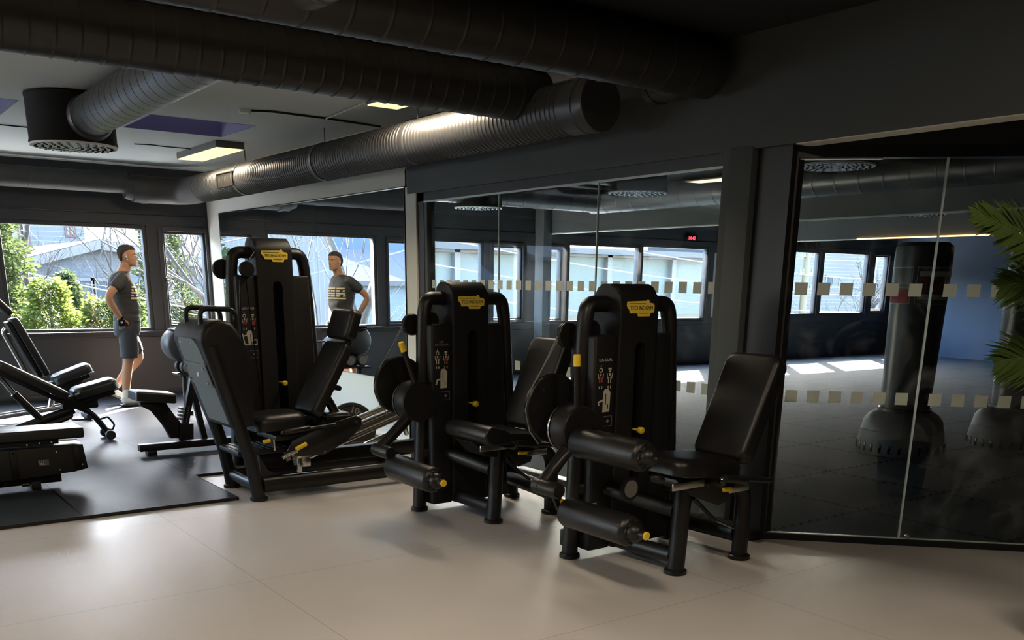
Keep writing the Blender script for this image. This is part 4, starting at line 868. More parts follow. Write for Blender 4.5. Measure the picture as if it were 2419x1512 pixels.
b = MB(); b.cyl((-0.95,-0.25,0.035), (-0.95,0.25,0.035), 0.033, seg=18); b.build('rear_foot', 'metal', bb)
b = MB(); b.cyl((0.32,-0.06,0.46), (0.40,-0.06,0.475), 0.010, seg=10); b.build('adjust_lever', 'chrome', bb)
b = MB(); b.cyl((-0.02,-0.145,0.44), (0.02,-0.145,0.455), 0.012, seg=10); b.cyl((-0.42,-0.11,0.595), (-0.42,-0.12,0.595), 0.010, seg=10); b.build('bolt', 'chrome', bb)

bc = thing('weight_bench', 'black adjustable bench with the steep backrest and silver legs, nearest the windows', 'bench', (1.93, 11.0, MZ), 0, 'black weight benches')
adjustable_bench(bc, ((0.06,0,0.46),(0.45,0,0.60)), (-0.20,0,1.09), (0.05,0,0.50))
b = MB(); R = frame3((0,1,0), (-0.44,0,0.5)); pad(bc, 'head_pad', (-0.355,0,1.24), 0.24, 0.34, 0.07, R if (R @ Vector((0,0,1))).z > 0 else frame3((0,-1,0), (-0.44,0,0.5)), 0.05, m='leather_cool'); b.bm.free()
b = MB(); b.tube(fillet([(-0.30,0,0.97), (-0.33,0,0.93), (-0.20,0,0.60), (-0.17,0,0.50)], 0.03), 0.028, seg=14); b.build('back_strut', 'chrome', bc)
b = MB(); b.tube([(-0.18,0.03,0.85), (0.02,0.03,0.47)], 0.014, seg=10); b.cyl((-0.02,-0.08,0.60), (-0.07,-0.08,0.56), 0.012, seg=10); b.build('adjust_rod', 'chrome', bc)
for y in (-0.07, 0.09):
    b = MB(); b.tube(fillet([(0.26,y,0.16), (-0.10,y,0.12), (-0.95,y,-0.0+0.03)], 0.05), 0.022, seg=14); b.build('floor_rail', 'chrome', bc)
b = MB(); b.b2((0.04,-0.06,0.28), (0.36,0.06,0.42), 0.02); b.build('seat_hinge', 'plastic', bc)
b = MB(); b.tube([(0.08,0,0.33), (0.02,0,0.14)], 0.03, seg=14); b.build('centre_leg', 'chrome', bc)
b = MB(); b.tube([(0.30,0,0.33), (0.38,0,0.06)], 0.025, seg=14); b.build('front_leg', 'metal', bc)
b = MB(); b.cyl((0.38,-0.14,0.035), (0.38,0.14,0.035), 0.034, seg=18); b.build('wheel', 'plate_rubber', bc)
b = MB(); b.b2((0.22,-0.10,0.0), (0.34,0.12,0.02), 0.004); b.build('floor_plate', 'chrome', bc)
b = MB(); b.cyl((0.38,-0.06,0.48), (0.49,-0.06,0.50), 0.010, seg=10); b.build('adjust_lever', 'chrome', bc)

ba = thing('weight_bench', 'black flat bench with a boxed metal frame and small emblem, nearest the camera', 'bench', (1.0, 7.32, MZ), 0.0, 'black weight benches')
b = MB(); b.b2((-0.9,-0.02,0.36), (0.50,0.30,0.435), 0.012, 3); b.build('seat', 'leather_cool', ba, angle=40)
b = MB(); b.b2((-0.9,0.02,0.325), (0.33,0.26,0.36), 0.004); b.build('pad_tray', 'metal', ba)
b = MB(); b.b2((-0.9,0.05,0.335), (0.46,0.06,0.345)); b.build('tray_strip', 'chrome', ba)
b = MB(); b.prism([(-0.85,0.0,0.30),(0.485,0.0,0.31),(0.505,0.0,0.13),(0.41,0.0,0.115),(-0.85,0.0,0.05)], (0,0.27,0), bev=0.006); b.build('frame_box', 'metal', ba, angle=40)
for x in (0.02, 0.44):
    b = MB(); b.b2((x-0.022,-0.012,0.10 if x < 0.1 else 0.135), (x+0.022,0.0,0.30), 0.003); b.build('frame_rib', 'metal', ba)
b = MB()
for x, z in ((0.02,0.285),(0.465,0.165),(0.30,0.30-0.03),(0.31,0.14),(0.12,0.335),(0.20,0.34),(0.28,0.342)): b.cyl((x,-0.002 if z < 0.3 else 0.018,z), (x,-0.012 if z < 0.3 else 0.012,z), 0.006, seg=10)
b.build('bolt', 'chrome', ba)
b = MB()
b.b2((0.175,-0.004,0.222),(0.245,-0.002,0.180)); o = b.build('emblem_plate', 'lamp_case', ba)
b = MB(); b.tube(fillet([(0.182,-0.006,0.215),(0.184,-0.006,0.192),(0.198,-0.006,0.186),(0.208,-0.006,0.19),(0.210,-0.006,0.215)],0.006), 0.0022, seg=6); b.cyl((0.196,-0.003,0.196),(0.196,-0.007,0.196),0.006,seg=12); b.tube([(0.212,-0.006,0.186),(0.224,-0.006,0.192),(0.232,-0.006,0.187),(0.242,-0.006,0.189)], 0.0022, seg=6); b.build('emblem', 'cream', o)
b = MB(); b.b2((-0.85,0.08,0.035), (0.33,0.17,0.095), 0.005); b.build('base_beam', 'metal', ba)
b = MB(); b.b2((0.12,0.05,0.0), (0.185,0.20,0.06), 0.004); b.build('foot_block', 'plate_rubber', ba)
b = MB(); b.cyl((-0.06,-0.03,0.07), (-0.04,0.05,0.08), 0.014, seg=12); b.build('adjust_knob', 'metal', ba)
b = MB(); b.cyl((0.05,0.0,0.055),(0.10,0.0,0.055),0.014,seg=10); b.build('adjust_knob', 'metal', ba)

# curved-arm bench beside the leg press
bd = thing('sit_up_bench', 'black bench with a curved arm and perforated upright, left of the leg press', 'bench', (2.45, 8.39, MZ), 0)
b = MB(); R = Matrix.Rotation(0.12, 3, 'Y') @ Matrix.Rotation(PI/2, 3, 'Z'); b.bm.free()
pad(bd, 'seat', (-0.145,0,0.505), 0.27, 0.34, 0.085, R, 0.02, m='leather_cool', bev=0.02)
b = MB(); b.prism([(-0.26,-0.03,0.46),(-0.04,-0.03,0.44),(0.02,-0.03,0.33),(0.09,-0.03,0.235),(0.10,-0.03,0.12),(-0.03,-0.03,0.13),(-0.08,-0.03,0.26),(-0.16,-0.03,0.38),(-0.26,-0.03,0.43)], (0,0.06,0), bev=0.006); b.build('curved_arm', 'metal', bd, angle=50)
b = MB(); b.prism([(0.04,-0.05,0.10),(0.165,-0.05,0.11),(0.175,-0.05,0.25),(0.06,-0.05,0.26)], (0,0.10,0), bev=0.006); b.build('pivot_plate', 'metal', bd)
b = MB(); slab_between(b, (0.10,0,0.20), (0.235,0,0.72), 0.06, 0.055, 0.005); o = b.build('upright', 'metal', bd)
b = MB()
for i in range(8): 
    p = Vector((0.118,-0.031,0.27)) + Vector((0.135,0,0.52))*i*0.035; b.cyl(p, p+Vector((0,-0.002,0)), 0.006, seg=8)
b.build('pin_hole', 'grey_plate', o)
b = MB()
for i in range(4): b.b2((0.055+0.006*i,-0.04,0.285+0.03*i), (0.09+0.006*i,0.04,0.305+0.03*i), 0.006)
b.build('roller_stack', 'grey_plate', bd)
b = MB(); b.b2((-0.30,-0.04,0.035), (0.62,0.04,0.095), 0.004); b.b2((-0.24,-0.05,0.0), (-0.16,0.05,0.035), 0.004); b.b2((0.5,-0.3,0.0), (0.58,0.3,0.06), 0.004); b.build('base_beam', 'metal', bd)
b = MB(); b.b2((0.035,-0.03,0.06), (0.09,0.03,0.14), 0.004); b.build('lock_block', 'chrome', bd)
b = MB(); slab_between(b, (0.30,0.06,0.06), (0.22,0.06,0.55), 0.05, 0.05, 0.004); b.build('rear_upright', 'metal', bd)

# dumbbell rack by the window wall with weights and a grey drum bag
rk = thing('dumbbell_rack', 'low black dumbbell rack standing on the mat near the window wall', 'weight rack', (3.48, 10.78, MZ), 0)
b = MB(); b.prism([(-0.20,-0.05,0.43),(0.45,-0.05,0.43),(0.45,-0.05,0.45),(-0.20,-0.05,0.45)], (0,0.34,0.0), bev=0.004); b.build('shelf', 'metal', rk)
for x in (-0.12, 0.40):
    b = MB(); b.b2((x-0.02,0.08,0.0), (x+0.02,0.14,0.43), 0.004); b.b2((x-0.025,-0.05,0.0), (x+0.025,0.29,0.04), 0.004); b.build('rack_leg', 'metal', rk)
b = MB(); b.b2((-0.12,0.25,0.74), (0.45,0.27,0.76), 0.003); b.b2((-0.12,0.25,0.43), (-0.09,0.27,0.76), 0.003); b.b2((0.41,0.25,0.43), (0.44,0.27,0.76), 0.003); b.build('back_rail', 'metal', rk)
db = thing('dumbbell', 'black dumbbell on the low rack, leftmost of the three', 'dumbbell', (3.37, 10.88, MZ+0.45+0.075), 0, 'dumbbells on the low rack')
b = MB(); b.cyl((0,-0.06,0),(0,0.06,0),0.015,seg=12); b.build('handle', 'chrome', db)
for s in (-1, 1):
    b = MB(); b.lathe((0,s*0.055,0), (0,s,0), [(0,0.01),(0,0.066),(0.008,0.074),(0.062,0.074),(0.07,0.066),(0.07,0.01)], 28); o = b.build('weight_head', 'plate_rubber', db)
    b = MB(); b.lathe((0,s*0.1255,0), (0,s,0), [(0,0.03),(0,0.056),(0.001,0.056),(0.001,0.03)], 24); b.build('number_ring', 'grey_print', o)
dup(db, (3.535, 10.88, MZ+0.525), 0.1, 'black dumbbell on the low rack, between the other two'); dup(db, (3.70, 10.88, MZ+0.525), -0.1, 'black dumbbell on the low rack, rightmost of the three')
sb = thing('drum_bag', 'grey cylindrical weight drum with black straps above the dumbbell rack', 'weight bag', (3.38, 10.93, MZ+0.76), 0)
b = MB(); b.lathe((0.0,-0.10,0), (0.06,1,0), [(0,0.01),(0,0.165),(0.02,0.185),(0.18,0.19),(0.34,0.185),(0.36,0.165),(0.36,0.01)], 36); b.build('bag_body', 'bag_base', sb, angle=50)
b = MB(); b.lathe((0.26,-0.14,-0.06), (0.06,1,0), [(0,0.01),(0,0.10),(0.015,0.115),(0.30,0.115),(0.32,0.10),(0.32,0.01)], 30); b.build('side_roll', 'bag_base', sb, angle=50)
b = MB(); b.b2((-0.10,-0.14,0.155), (0.30,0.16,0.185), 0.01); b.tube(fillet([(-0.08,-0.14,0.14),(0.10,-0.15,0.11),(0.28,-0.16,0.10)],0.05), 0.012, seg=8); b.build('strap', 'slot', sb)
# weight plate against the white wall
wp = thing('weight_plate', 'black ten kilogram bumper plate leaning behind the leg press rails', 'weight plate', (3.80, 7.62, MZ*0+0.232), 0)
b = MB(); ax = (-0.12,-1,0.16)
b.lathe((0,0,0), ax, [(0,0.028),(0,0.218),(0.006,0.225),(0.044,0.225),(0.05,0.218),(0.05,0.195),(0.044,0.19),(0.044,0.085),(0.052,0.08),(0.052,0.028)], 56); b.build('plate_disc', 'plate_rubber', wp, angle=30)
Rp = frame3((1,-0.12,0), (0.02,0.16,1)); 
n_ = Vector(ax).normalized()
b = MB(); b.lathe(n_*0.0, ax, [(0.0,0.026),(0.0,0.04),(0.054,0.04),(0.054,0.026)], 24); b.build('hub_ring', 'chrome', wp)
t_ = text_mesh('plate_number', '10', 0.085, 'grey_print', wp, n_*0.0455 + Rp @ Vector((0.035,0.150,0)), Rp @ Matrix.Rotation(-0.35, 3, 'Z'), 0.001, bold=0.001)
text_mesh('plate_number', 'kg', 0.03, 'grey_print', wp, n_*0.0455 + Rp @ Vector((0.085,0.135,0)), Rp @ Matrix.Rotation(-0.7, 3, 'Z'), 0.001)
text_mesh('plate_lettering', 'M', 0.045, 'grey_print', wp, n_*0.0455 + Rp @ Vector((-0.08,0.145,0)), Rp @ Matrix.Rotation(0.5, 3, 'Z'), 0.001)
text_mesh('plate_lettering', 'TECHNOGYM', 0.028, 'grey_print', wp, n_*0.0455 + Rp @ Vector((0.02,-0.135,0)), Rp, 0.001)
# belt and strap lying on the dark platform by the wall
b = MB(); b.b2((3.66,7.33,0.0),(4.40,7.73,0.021)); tag(b.build('rubber_step_mat', 'mat_edge', smooth=False), 'small dark mat on the floor at the foot of the white wall', 'gym mat')
b = MB(); pts = [(4.02+0.012*i, 7.52+0.05*math.sin(i*0.6), 0.045+0.02*math.sin(i*0.45+1)) for i in range(24)]
b.sweep(pts, rrect(0.055, 0.006, 0.0028, 2)); b.lathe((4.22,7.60,0.05),(0.2,-0.5,1),[(0,0.05),(0.0,0.09),(0.02,0.09),(0.02,0.05)],24); tag(b.build('ankle_strap', 'slot', None, angle=50), 'black ankle strap lying on the small mat by the white wall', 'strap')
b = MB(); R = frame3((0.94,0.0,0.30),(0,1,0)); b.box((3.78,6.95,0.255),(0.44,0.03,0.035),R,0.004); b.box((3.98,6.95,0.285),(0.03,0.04,0.09),R,0.004); tag(b.build('steel_bar', 'alu'), 'bare perforated steel bar propped beside the black bumper plate', 'metal bar')

# ================================================================ free-standing punching bags in the studio
def punch_bag(loc, rotz, label, lettered):
    t = thing('punching_bag', label, 'punching bag', loc, rotz, 'free-standing punching bags')
    b = MB(); b.lathe((0,0,0), (0,0,1), [(0,0.05),(0,0.375),(0.02,0.385),(0.10,0.383),(0.215,0.365),(0.222,0.358),(0.30,0.345),(0.355,0.305),(0.385,0.255),(0.395,0.20),(0.40,0.10)], 64)
    o = b.build('water_base', 'bag_base', t, angle=30)
    b = MB()
    for k in range(28):
        a = 2*PI*k/28; b.box((0.383*math.cos(a), 0.383*math.sin(a), 0.065), (0.02, 0.028, 0.075), Matrix.Rotation(a, 3, 'Z'), 0.009)
    b.build('base_notch', 'slot', o)
    b = MB(); b.lathe((0,0,0.385), (0,0,1), [(0,0.22),(0.0,0.236),(0.03,0.236),(0.035,0.22)], 40); b.build('neck_ring', 'slot', t)
    b = MB(); b.lathe((0,0,0.395), (0,0,1), [(0,0.205),(0.01,0.215),(0.4,0.226),(0.9,0.236),(1.35,0.243),(1.44,0.238),(1.475,0.20),(1.48,0.05)], 48); body = b.build('bag_cover', 'bag', t, angle=40)
    if lettered:
        def curved(name, body_txt, size, m, ang, z, sx=1.0):
            ob = text_mesh(name, body_txt, size, m, body, (0,0,0), Matrix.Identity(3), 0.0004, sx=sx)
            for v in ob.data.vertices:
                rr = 0.2405 + (z+v.co.y-1.4)*0.022 + v.co.z; a = ang + v.co.x/0.24
                v.co = Vector((rr*math.sin(a), -rr*math.cos(a), z+v.co.y))
        def band(name, a0, a1, z0, z1, m, off=0.0012):
            b = MB(); n = 14
            for k in range(n):
                aa, ab = a0+(a1-a0)*k/n, a0+(a1-a0)*(k+1)/n
                f = lambda a, z: ((0.2405+(z-1.4)*0.022+off)*math.sin(a), -(0.2405+(z-1.4)*0.022+off)*math.cos(a), z)
                b.quad(f(aa,z0), f(ab,z0), f(ab,z1), f(aa,z1))
            b.build(name, m, body)
        def frame_(name, a0, a1, z0, z1, m):
            w = 0.006; wa = 0.02
            for q in ((a0,a1,z0,z0+w),(a0,a1,z1-w,z1),(a0,a0+wa,z0,z1),(a1-wa,a1,z0,z1)): band(name, *q, m, 0.0014)
        frame_('print_frame', -1.45, -0.28, 1.52, 1.66, 'bag_print')
        frame_('print_frame', -1.45, -0.30, 1.345, 1.485, 'bag_print'); band('print_block', -1.42, -0.33, 1.355, 1.475, 'bag_red')
        frame_('print_frame', -0.14, 1.45, 1.345, 1.66, 'bag_print')
        band('print_band', -0.06, 1.40, 1.58, 1.625, 'bag_print'); band('print_band', -0.06, 1.40, 1.385, 1.43, 'bag_print')
        curved('bag_lettering', 'MADE FOR', 0.028, 'bag_print', 0.32, 1.642)
        curved('bag_lettering', 'G E N U I N E', 0.040, 'ink', 0.60, 1.602)
        curved('bag_lettering', 'FIGHT', 0.165, 'bag_red', 0.60, 1.505, 0.72)
        curved('bag_lettering', 'G E A R', 0.040, 'ink', 0.45, 1.407, 1.3)
        curved('bag_lettering', 'MADE BY', 0.028, 'bag_print', 0.28, 1.366)
    return t
va = math.atan2(8.10, 4.86)
punch_bag((8.10, 4.86, 0.02), -va, 'tall black punching bag with a printed fight gear badge, behind the slanted glass', True)
punch_bag((9.28, 4.42, 0.02), -va+0.4, 'plain black punching bag cut by the picture edge, behind the palm leaves', False)

# ================================================================ potted palm at the slanted glass
def frond(b, base, tip, sag, width, n, seed, roll=0.0):
    rnd = random.Random(seed); base, tip = Vector(base), Vector(tip); pts = []
    for i in range(n+1):
        t = i/n; p = base.lerp(tip, t); p.z += sag*4*t*(1-t); pts.append(p)
    b.mi = 1; b.tube(pts, 0.006, seg=6, scales=[1-0.75*i/n for i in range(n+1)]); b.mi = 0
    L = (tip-base).length; m = int(L/0.0125)
    for i in range(int(m*0.18), m):
        t = i/m; k = t*n; j = min(int(k), n-1); p = pts[j].lerp(pts[j+1], k-j); d = (pts[j+1]-pts[j]).normalized()
        side0 = Matrix.Rotation(roll, 3, d) @ d.cross(Vector((0,0,1))).normalized(); upv = side0.cross(d); ln = width*(math.sin(PI*min(1, (t*0.92+0.12)))**0.6)*rnd.uniform(0.85,1.1)
        for s in (-1, 1):
            dirv = (side0*s*(1-0.5*t) + d*(0.40+0.75*t) + upv*rnd.uniform(-0.10,0.25)).normalized()
            q = [p]; 
            for u in (0.3, 0.65, 1.0): q.append(p + dirv*ln*u + (d*0.30*ln*u*u) + Vector((0,0,-0.18*ln*u*u)))
            w = 0.0085
            sd = dirv.cross(upv).normalized()
            rows = [(q[0]-sd*0.002, q[0]+Vector((0,0,0.003)), q[0]+sd*0.002)]
            for kk, ww in ((1,1.0),(2,0.8)): rows.append((q[kk]-sd*w*ww, q[kk]+Vector((0,0,0.004)), q[kk]+sd*w*ww))
            vv = [[b.bm.verts.new(c) for c in r] for r in rows]; tipv = b.bm.verts.new(q[3])
            for a, c in zip(vv[:-1], vv[1:]):
                for z in (0, 1): f = b.bm.faces.new((a[z], a[z+1], c[z+1], c[z])); f.material_index = 0
            for z in (0, 1): f = b.bm.faces.new((vv[-1][z], vv[-1][z+1], tipv)); f.material_index = 0
pl = thing('potted_palm', 'green artificial palm with feathery fronds reaching in before the slanted glass', 'potted plant', (4.30, 1.66, 0), 0)
b = MB(); b.lathe((0,0,0),(0,0,1),[(0,0.13),(0,0.15),(0.05,0.16),(0.36,0.19),(0.38,0.19),(0.38,0.175),(0.33,0.17),(0.33,0.01)],36); b.build('pot','pot',pl)
b = MB(); b.tube([(0,0,0.32),(0.02,0.01,0.7),(0.0,0.0,1.15)],0.035,seg=12,scales=[1.1,0.9,0.8]); b.build('stem','bark_palm',pl)
FR = [((0,0,1.28),(-0.98,0.20,1.76),0.10), ((0,0,1.3),(-0.62,0.16,1.90),0.08), ((0,0,1.1),(-0.70,0.20,1.50),0.16), ((0,0,1.0),(-0.60,0.22,1.22),0.10),((0,0,1.15),(0.5,0.5,1.7),0.2),((0,0,1.15),(0.7,-0.2,1.5),0.25),((0,0,1.15),(0.1,-0.8,1.5),0.25),((0,0,1.15),(0.05,0.15,2.1),0.05),((0,0,1.0),(0.5,-0.5,1.2),0.2),((0,0,0.95),(-0.45,-0.5,1.0),0.15)]
for i, (a, c, s) in enumerate(FR):
    b = MB(); frond(b, a, c, s, 0.21, 14, i, (-1.15,-0.95,-1.2,-1.1)[i] if i < 4 else random.Random(i).uniform(-0.5,0.5)); b.build('frond', ['leaf', 'palm_stem'], pl, angle=60)
# ================================================================ the man by the window
def remeshed(b, name, m, parent, voxel=0.009, smooth=3, fac=0.5):
    o = b.build(name, m, parent)
    md = o.modifiers.new('r', 'REMESH'); md.mode = 'VOXEL'; md.voxel_size = voxel
    ms = o.modifiers.new('s', 'SMOOTH'); ms.iterations = smooth; ms.factor = fac
    bpy.context.view_layer.update()
    me = bpy.data.meshes.new_from_object(o.evaluated_get(bpy.context.evaluated_depsgraph_get()))
    o.modifiers.clear(); o.data = me
    me.materials.clear(); me.materials.append(M[m]); me.polygons.foreach_set('use_smooth', [True]*len(me.polygons)); return o
def limb(b, pts, rs, seg=16):
    """Tapered tube through joints, rounded at both ends; pts joints, rs (radius along, radius across)."""
    pts = [Vector(p) for p in pts]; n = len(pts); out = []; rad = []
    for i in range(n-1):
        for k in range(5):
            t = k/5; p0 = pts[max(i-1,0)]; p1 = pts[i]; p2 = pts[i+1]; p3 = pts[min(i+2,n-1)]
            q = 0.5*((2*p1) + (-p0+p2)*t + (2*p0-5*p1+4*p2-p3)*t*t + (-p0+3*p1-3*p2+p3)*t**3)
            out.append(q); rad.append(rs[i]*(1-t)+rs[i+1]*t)
    out.append(pts[-1]); rad.append(rs[-1])
    d0 = (out[0]-out[1]).normalized(); d1 = (out[-1]-out[-2]).normalized()
    out = [out[0]+d0*rad[0]*0.55, out[0]+d0*rad[0]*0.4] + out + [out[-1]+d1*rad[-1]*0.4, out[-1]+d1*rad[-1]*0.55]
    rad = [rad[0]*0.3, rad[0]*0.75] + rad + [rad[-1]*0.75, rad[-1]*0.3]
    b.tube(out, 1.0, seg=seg, scales=rad)
def loft(b, rings, seg=28, yaw=0.0, pivot=(0.03,0)):
    """rings: (z, cx, cy, rx, ry)."""
    cs, sn = math.cos(yaw), math.sin(yaw); RR = []
    for z, cx, cy, rx, ry in rings:
        r = []
        for k in range(seg):
            a = 2*PI*k/seg; c, s = math.cos(a), math.sin(a)
            x = math.copysign(abs(c)**0.85, c)*rx; y = math.copysign(abs(s)**0.85, s)*ry
            x, y = x*cs - y*sn, x*sn + y*cs; r.append((cx+x, cy+y, z))
        RR.append(r)
    b.ring_surface(RR)
man = thing('person', 'man in charcoal t-shirt, dark shorts and white socks standing by the window, hand on hip', 'person', (3.02, 11.93, 0.022), 0)
TY = math.radians(-14)
TORSO = [(1.555,0.045,0,0.06,0.07),(1.53,0.03,0,0.085,0.14),(1.49,0.015,0,0.108,0.185),(1.43,0.015,0,0.128,0.200),(1.36,0.025,0,0.140,0.192),(1.28,0.040,0,0.138,0.176),(1.18,0.055,0,0.134,0.162),(1.10,0.058,0,0.133,0.160),(1.02,0.048,0,0.134,0.168),(0.95,0.038,0,0.136,0.174),(0.88,0.032,0,0.128,0.170),(0.84,0.03,0,0.09,0.13)]
ARM_N = [(-0.005,-0.175,1.475),(-0.10,-0.235,1.39),(-0.195,-0.275,1.275),(-0.155,-0.255,1.16),(-0.075,-0.215,1.035)]; ARM_NR = [0.058,0.050,0.041,0.041,0.027]
ARM_F = [(0.03,0.185,1.475),(0.02,0.235,1.37),(0.01,0.255,1.22),(0.06,0.245,1.10),(0.10,0.215,0.98)]
LEG_N = [(0.02,-0.095,0.90),(0.01,-0.10,0.72),(-0.015,-0.10,0.52),(-0.045,-0.10,0.37),(-0.075,-0.095,0.115)]; LEG_NR = [0.095,0.086,0.060,0.058,0.034]
LEG_F = [(0.03,0.09,0.90),(0.10,0.11,0.73),(0.165,0.125,0.555),(0.03,0.15,0.40),(-0.125,0.17,0.205)]
b = MB(); loft(b, TORSO, yaw=TY)
b.tube([(0.04,0,1.47),(0.06,0,1.55),(0.078,0,1.585),(0.098,-0.004,1.65)], 0.060, 0.064, 16, scales=[1.5,1.12,1.0,0.98])
limb(b, ARM_N, ARM_NR); limb(b, ARM_F, ARM_NR); limb(b, LEG_N, LEG_NR); limb(b, LEG_F, LEG_NR)
# feet
limb(b, [(-0.10,-0.095,0.075),(0.0,-0.09,0.065),(0.10,-0.085,0.048),(0.15,-0.083,0.044)], [0.038,0.038,0.034,0.022])
limb(b, [(-0.155,0.172,0.175),(-0.09,0.175,0.115),(-0.02,0.178,0.055),(0.035,0.18,0.042)], [0.036,0.036,0.034,0.022])
# hands: palm, four bent fingers and a thumb each
def hand(b, w, down, side, back, s=1.0):
    w, down, side, back = Vector(w), Vector(down).normalized(), Vector(side).normalized(), Vector(back).normalized()
    b.box(w+down*0.048, (0.078*s, 0.088*s, 0.030), frame3(tuple(side), tuple(down)), 0.012, 3)
    for k, (o_, l_) in enumerate(((-0.029,0.060),(-0.010,0.070),(0.010,0.066),(0.029,0.052))):
        p = w + down*0.086 + side*o_; q = p + down*l_*0.45 + back*0.006; r_ = q + down*l_*0.35 + back*0.020; e = r_ + down*l_*0.15 + back*0.016
        limb(b, [p - down*0.012, p, q, r_, e], [0.0088,0.0090,0.0085,0.0078,0.0062], 8)
    p = w + down*0.030 - side*0.038; limb(b, [p, p-side*0.022+down*0.020, p-side*0.034+down*0.045+back*0.010, p-side*0.030+down*0.064+back*0.016], [0.013,0.0115,0.010,0.008], 8)
HN = (( -0.070,-0.212,1.03),(0.10,0.25,-1.0),(-1.0,0.1,-0.1),(0.2,1.0,0.1)); HF = ((0.10,0.213,0.975),(0.15,-0.15,-1.0),(-1.0,-0.1,-0.1),(0.2,-1.0,0.1))
hand(b, *HN); hand(b, *HF)
# head, turned a little towards the room
HY = math.radians(-22); hc = Vector((0.118, -0.008, 1.735))
def H(x, y, z):
    cs, sn = math.cos(HY), math.sin(HY); return (hc.x + x*cs - y*sn, hc.y + x*sn + y*cs, hc.z + z)
rings = []
for z, x0, x1, w in ((-0.122,0.030,0.092,0.030),(-0.112,0.005,0.098,0.042),(-0.090,-0.035,0.098,0.054),(-0.060,-0.070,0.094,0.062),(-0.030,-0.088,0.092,0.067),(0.0,-0.098,0.090,0.071),(0.03,-0.103,0.094,0.075),(0.06,-0.102,0.090,0.076),(0.085,-0.092,0.078,0.070),(0.105,-0.068,0.055,0.054),(0.117,-0.035,0.022,0.030)):
    cx = (x0+x1)/2; rx = (x1-x0)/2; rings.append([H(cx+rx*math.copysign(abs(math.cos(a))**0.9, math.cos(a)), w*math.copysign(abs(math.sin(a))**0.9, math.sin(a)), z) for a in [2*PI*k/24 for k in range(24)]])
b.ring_surface(rings)
def blob(b, c, r, sx=1, sy=1, sz=1):
    rr = bmesh.ops.create_icosphere(b.bm, subdivisions=2, radius=r)
    for v in rr['verts']: v.co = Vector(H(c[0]+v.co.x*sx, c[1]+v.co.y*sy, c[2]+v.co.z*sz))
    b._tag({f for v in rr['verts'] for f in v.link_faces})
b.ring_surface([[H(x+0.0, y*w_, z) for x, y in ((dx,1),(dx+0.004,0),(dx,-1),(dx-0.02,-1),(dx-0.02,1))] for z, dx, w_ in ((0.012,0.090,0.007),(-0.012,0.102,0.008),(-0.032,0.112,0.011),(-0.042,0.106,0.013),(-0.048,0.092,0.010))])
blob(b, (0.088,0,-0.108), 0.020, 0.8, 1.2, 0.8); blob(b, (0.082,0.0,0.022), 0.03, 0.5, 1.7, 0.28)
blob(b, (0.092,0,-0.066), 0.016, 0.55, 1.5, 0.42); blob(b, (0.091,0,-0.078), 0.016, 0.55, 1.35, 0.42)
for s in (-1, 1): blob(b, (-0.012,s*0.076,-0.012), 0.026, 0.8, 0.36, 1.25); blob(b, (0.055,s*0.040,-0.03), 0.026, 0.8, 0.8, 0.9)
skin = remeshed(b, 'body', 'skin', man, 0.0065, 2, 0.45)
M['iris'] = mat('dark_eye', (0.02,0.012,0.008), 0.2); M['lip'] = mat('lips', (0.33,0.12,0.09), 0.5); M['brow'] = M['hair']
for s in (-1, 1):
    b = MB(); blob(b, (0.0815, s*0.029, 0.001), 0.0088); o = b.build('eye', 'white', man)
    b = MB(); blob(b, (0.0868, s*0.029, 0.001), 0.0050, 0.9, 1.0, 0.9); b.build('iris', 'iris', o)
    b = MB(); blob(b, (0.089, s*0.030, 0.020), 0.016, 0.38, 1.15, 0.28); b.build('eyebrow', 'hair', man)
b = MB(); blob(b, (0.0965, 0, -0.072), 0.018, 0.35, 1.25, 0.16); b.build('mouth', 'lip', man)
b = MB(); rings = []
for z, x0, x1, w in ((-0.062,-0.080,-0.050,0.045),(-0.04,-0.092,-0.036,0.064),(-0.01,-0.1035,-0.030,0.0735),(0.015,-0.1075,-0.012,0.0770),(0.034,-0.1085,0.020,0.0788),(0.052,-0.108,0.070,0.0795),(0.070,-0.104,0.094,0.0765),(0.092,-0.092,0.086,0.067),(0.112,-0.068,0.060,0.050),(0.123,-0.035,0.025,0.026)):
    cx = (x0+x1)/2; rx = (x1-x0)/2; rings.append([H(cx+rx*math.cos(a), w*math.copysign(abs(math.sin(a))**0.85, math.sin(a)), z) for a in [2*PI*k/28 for k in range(28)]])
b.ring_surface(rings); b.build('hair', 'hair', man, angle=80)
b = MB(); blob(b, (0.002,-0.088,-0.014), 0.009); b.tube([H(0.004,-0.088,-0.02), H(0.014,-0.088,-0.05)], 0.0035, seg=8); b.build('earbud', 'white', man)
# t-shirt
b = MB(); TS = [(z, cx, cy, rx+0.014, ry+0.014) for z, cx, cy, rx, ry in TORSO[:9]]
TS[0] = (1.562, 0.052, 0, 0.070, 0.078); TS.append((0.995,0.05,0,0.152,0.186)); TS.append((0.985,0.05,0,0.148,0.182)); loft(b, TS, yaw=TY)
for A in (ARM_N, ARM_F):
    p = [Vector(q) for q in A]; limb(b, [p[0]+Vector((0.01,0.05 if p[0].y<0 else -0.05,-0.01)), p[0], p[0].lerp(p[1],0.7), p[1]+(p[2]-p[1])*0.15], [0.075,0.071,0.068,0.066])
shirt = remeshed(b, 't_shirt', 'shirt', man, 0.009, 4)
for v in shirt.data.vertices:
    n_ = noise.noise(Vector((v.co.x*6, v.co.y*6, v.co.z*22))); v.co += v.normal*n_*0.010*(1.0 if v.co.z < 1.35 else 0.35)
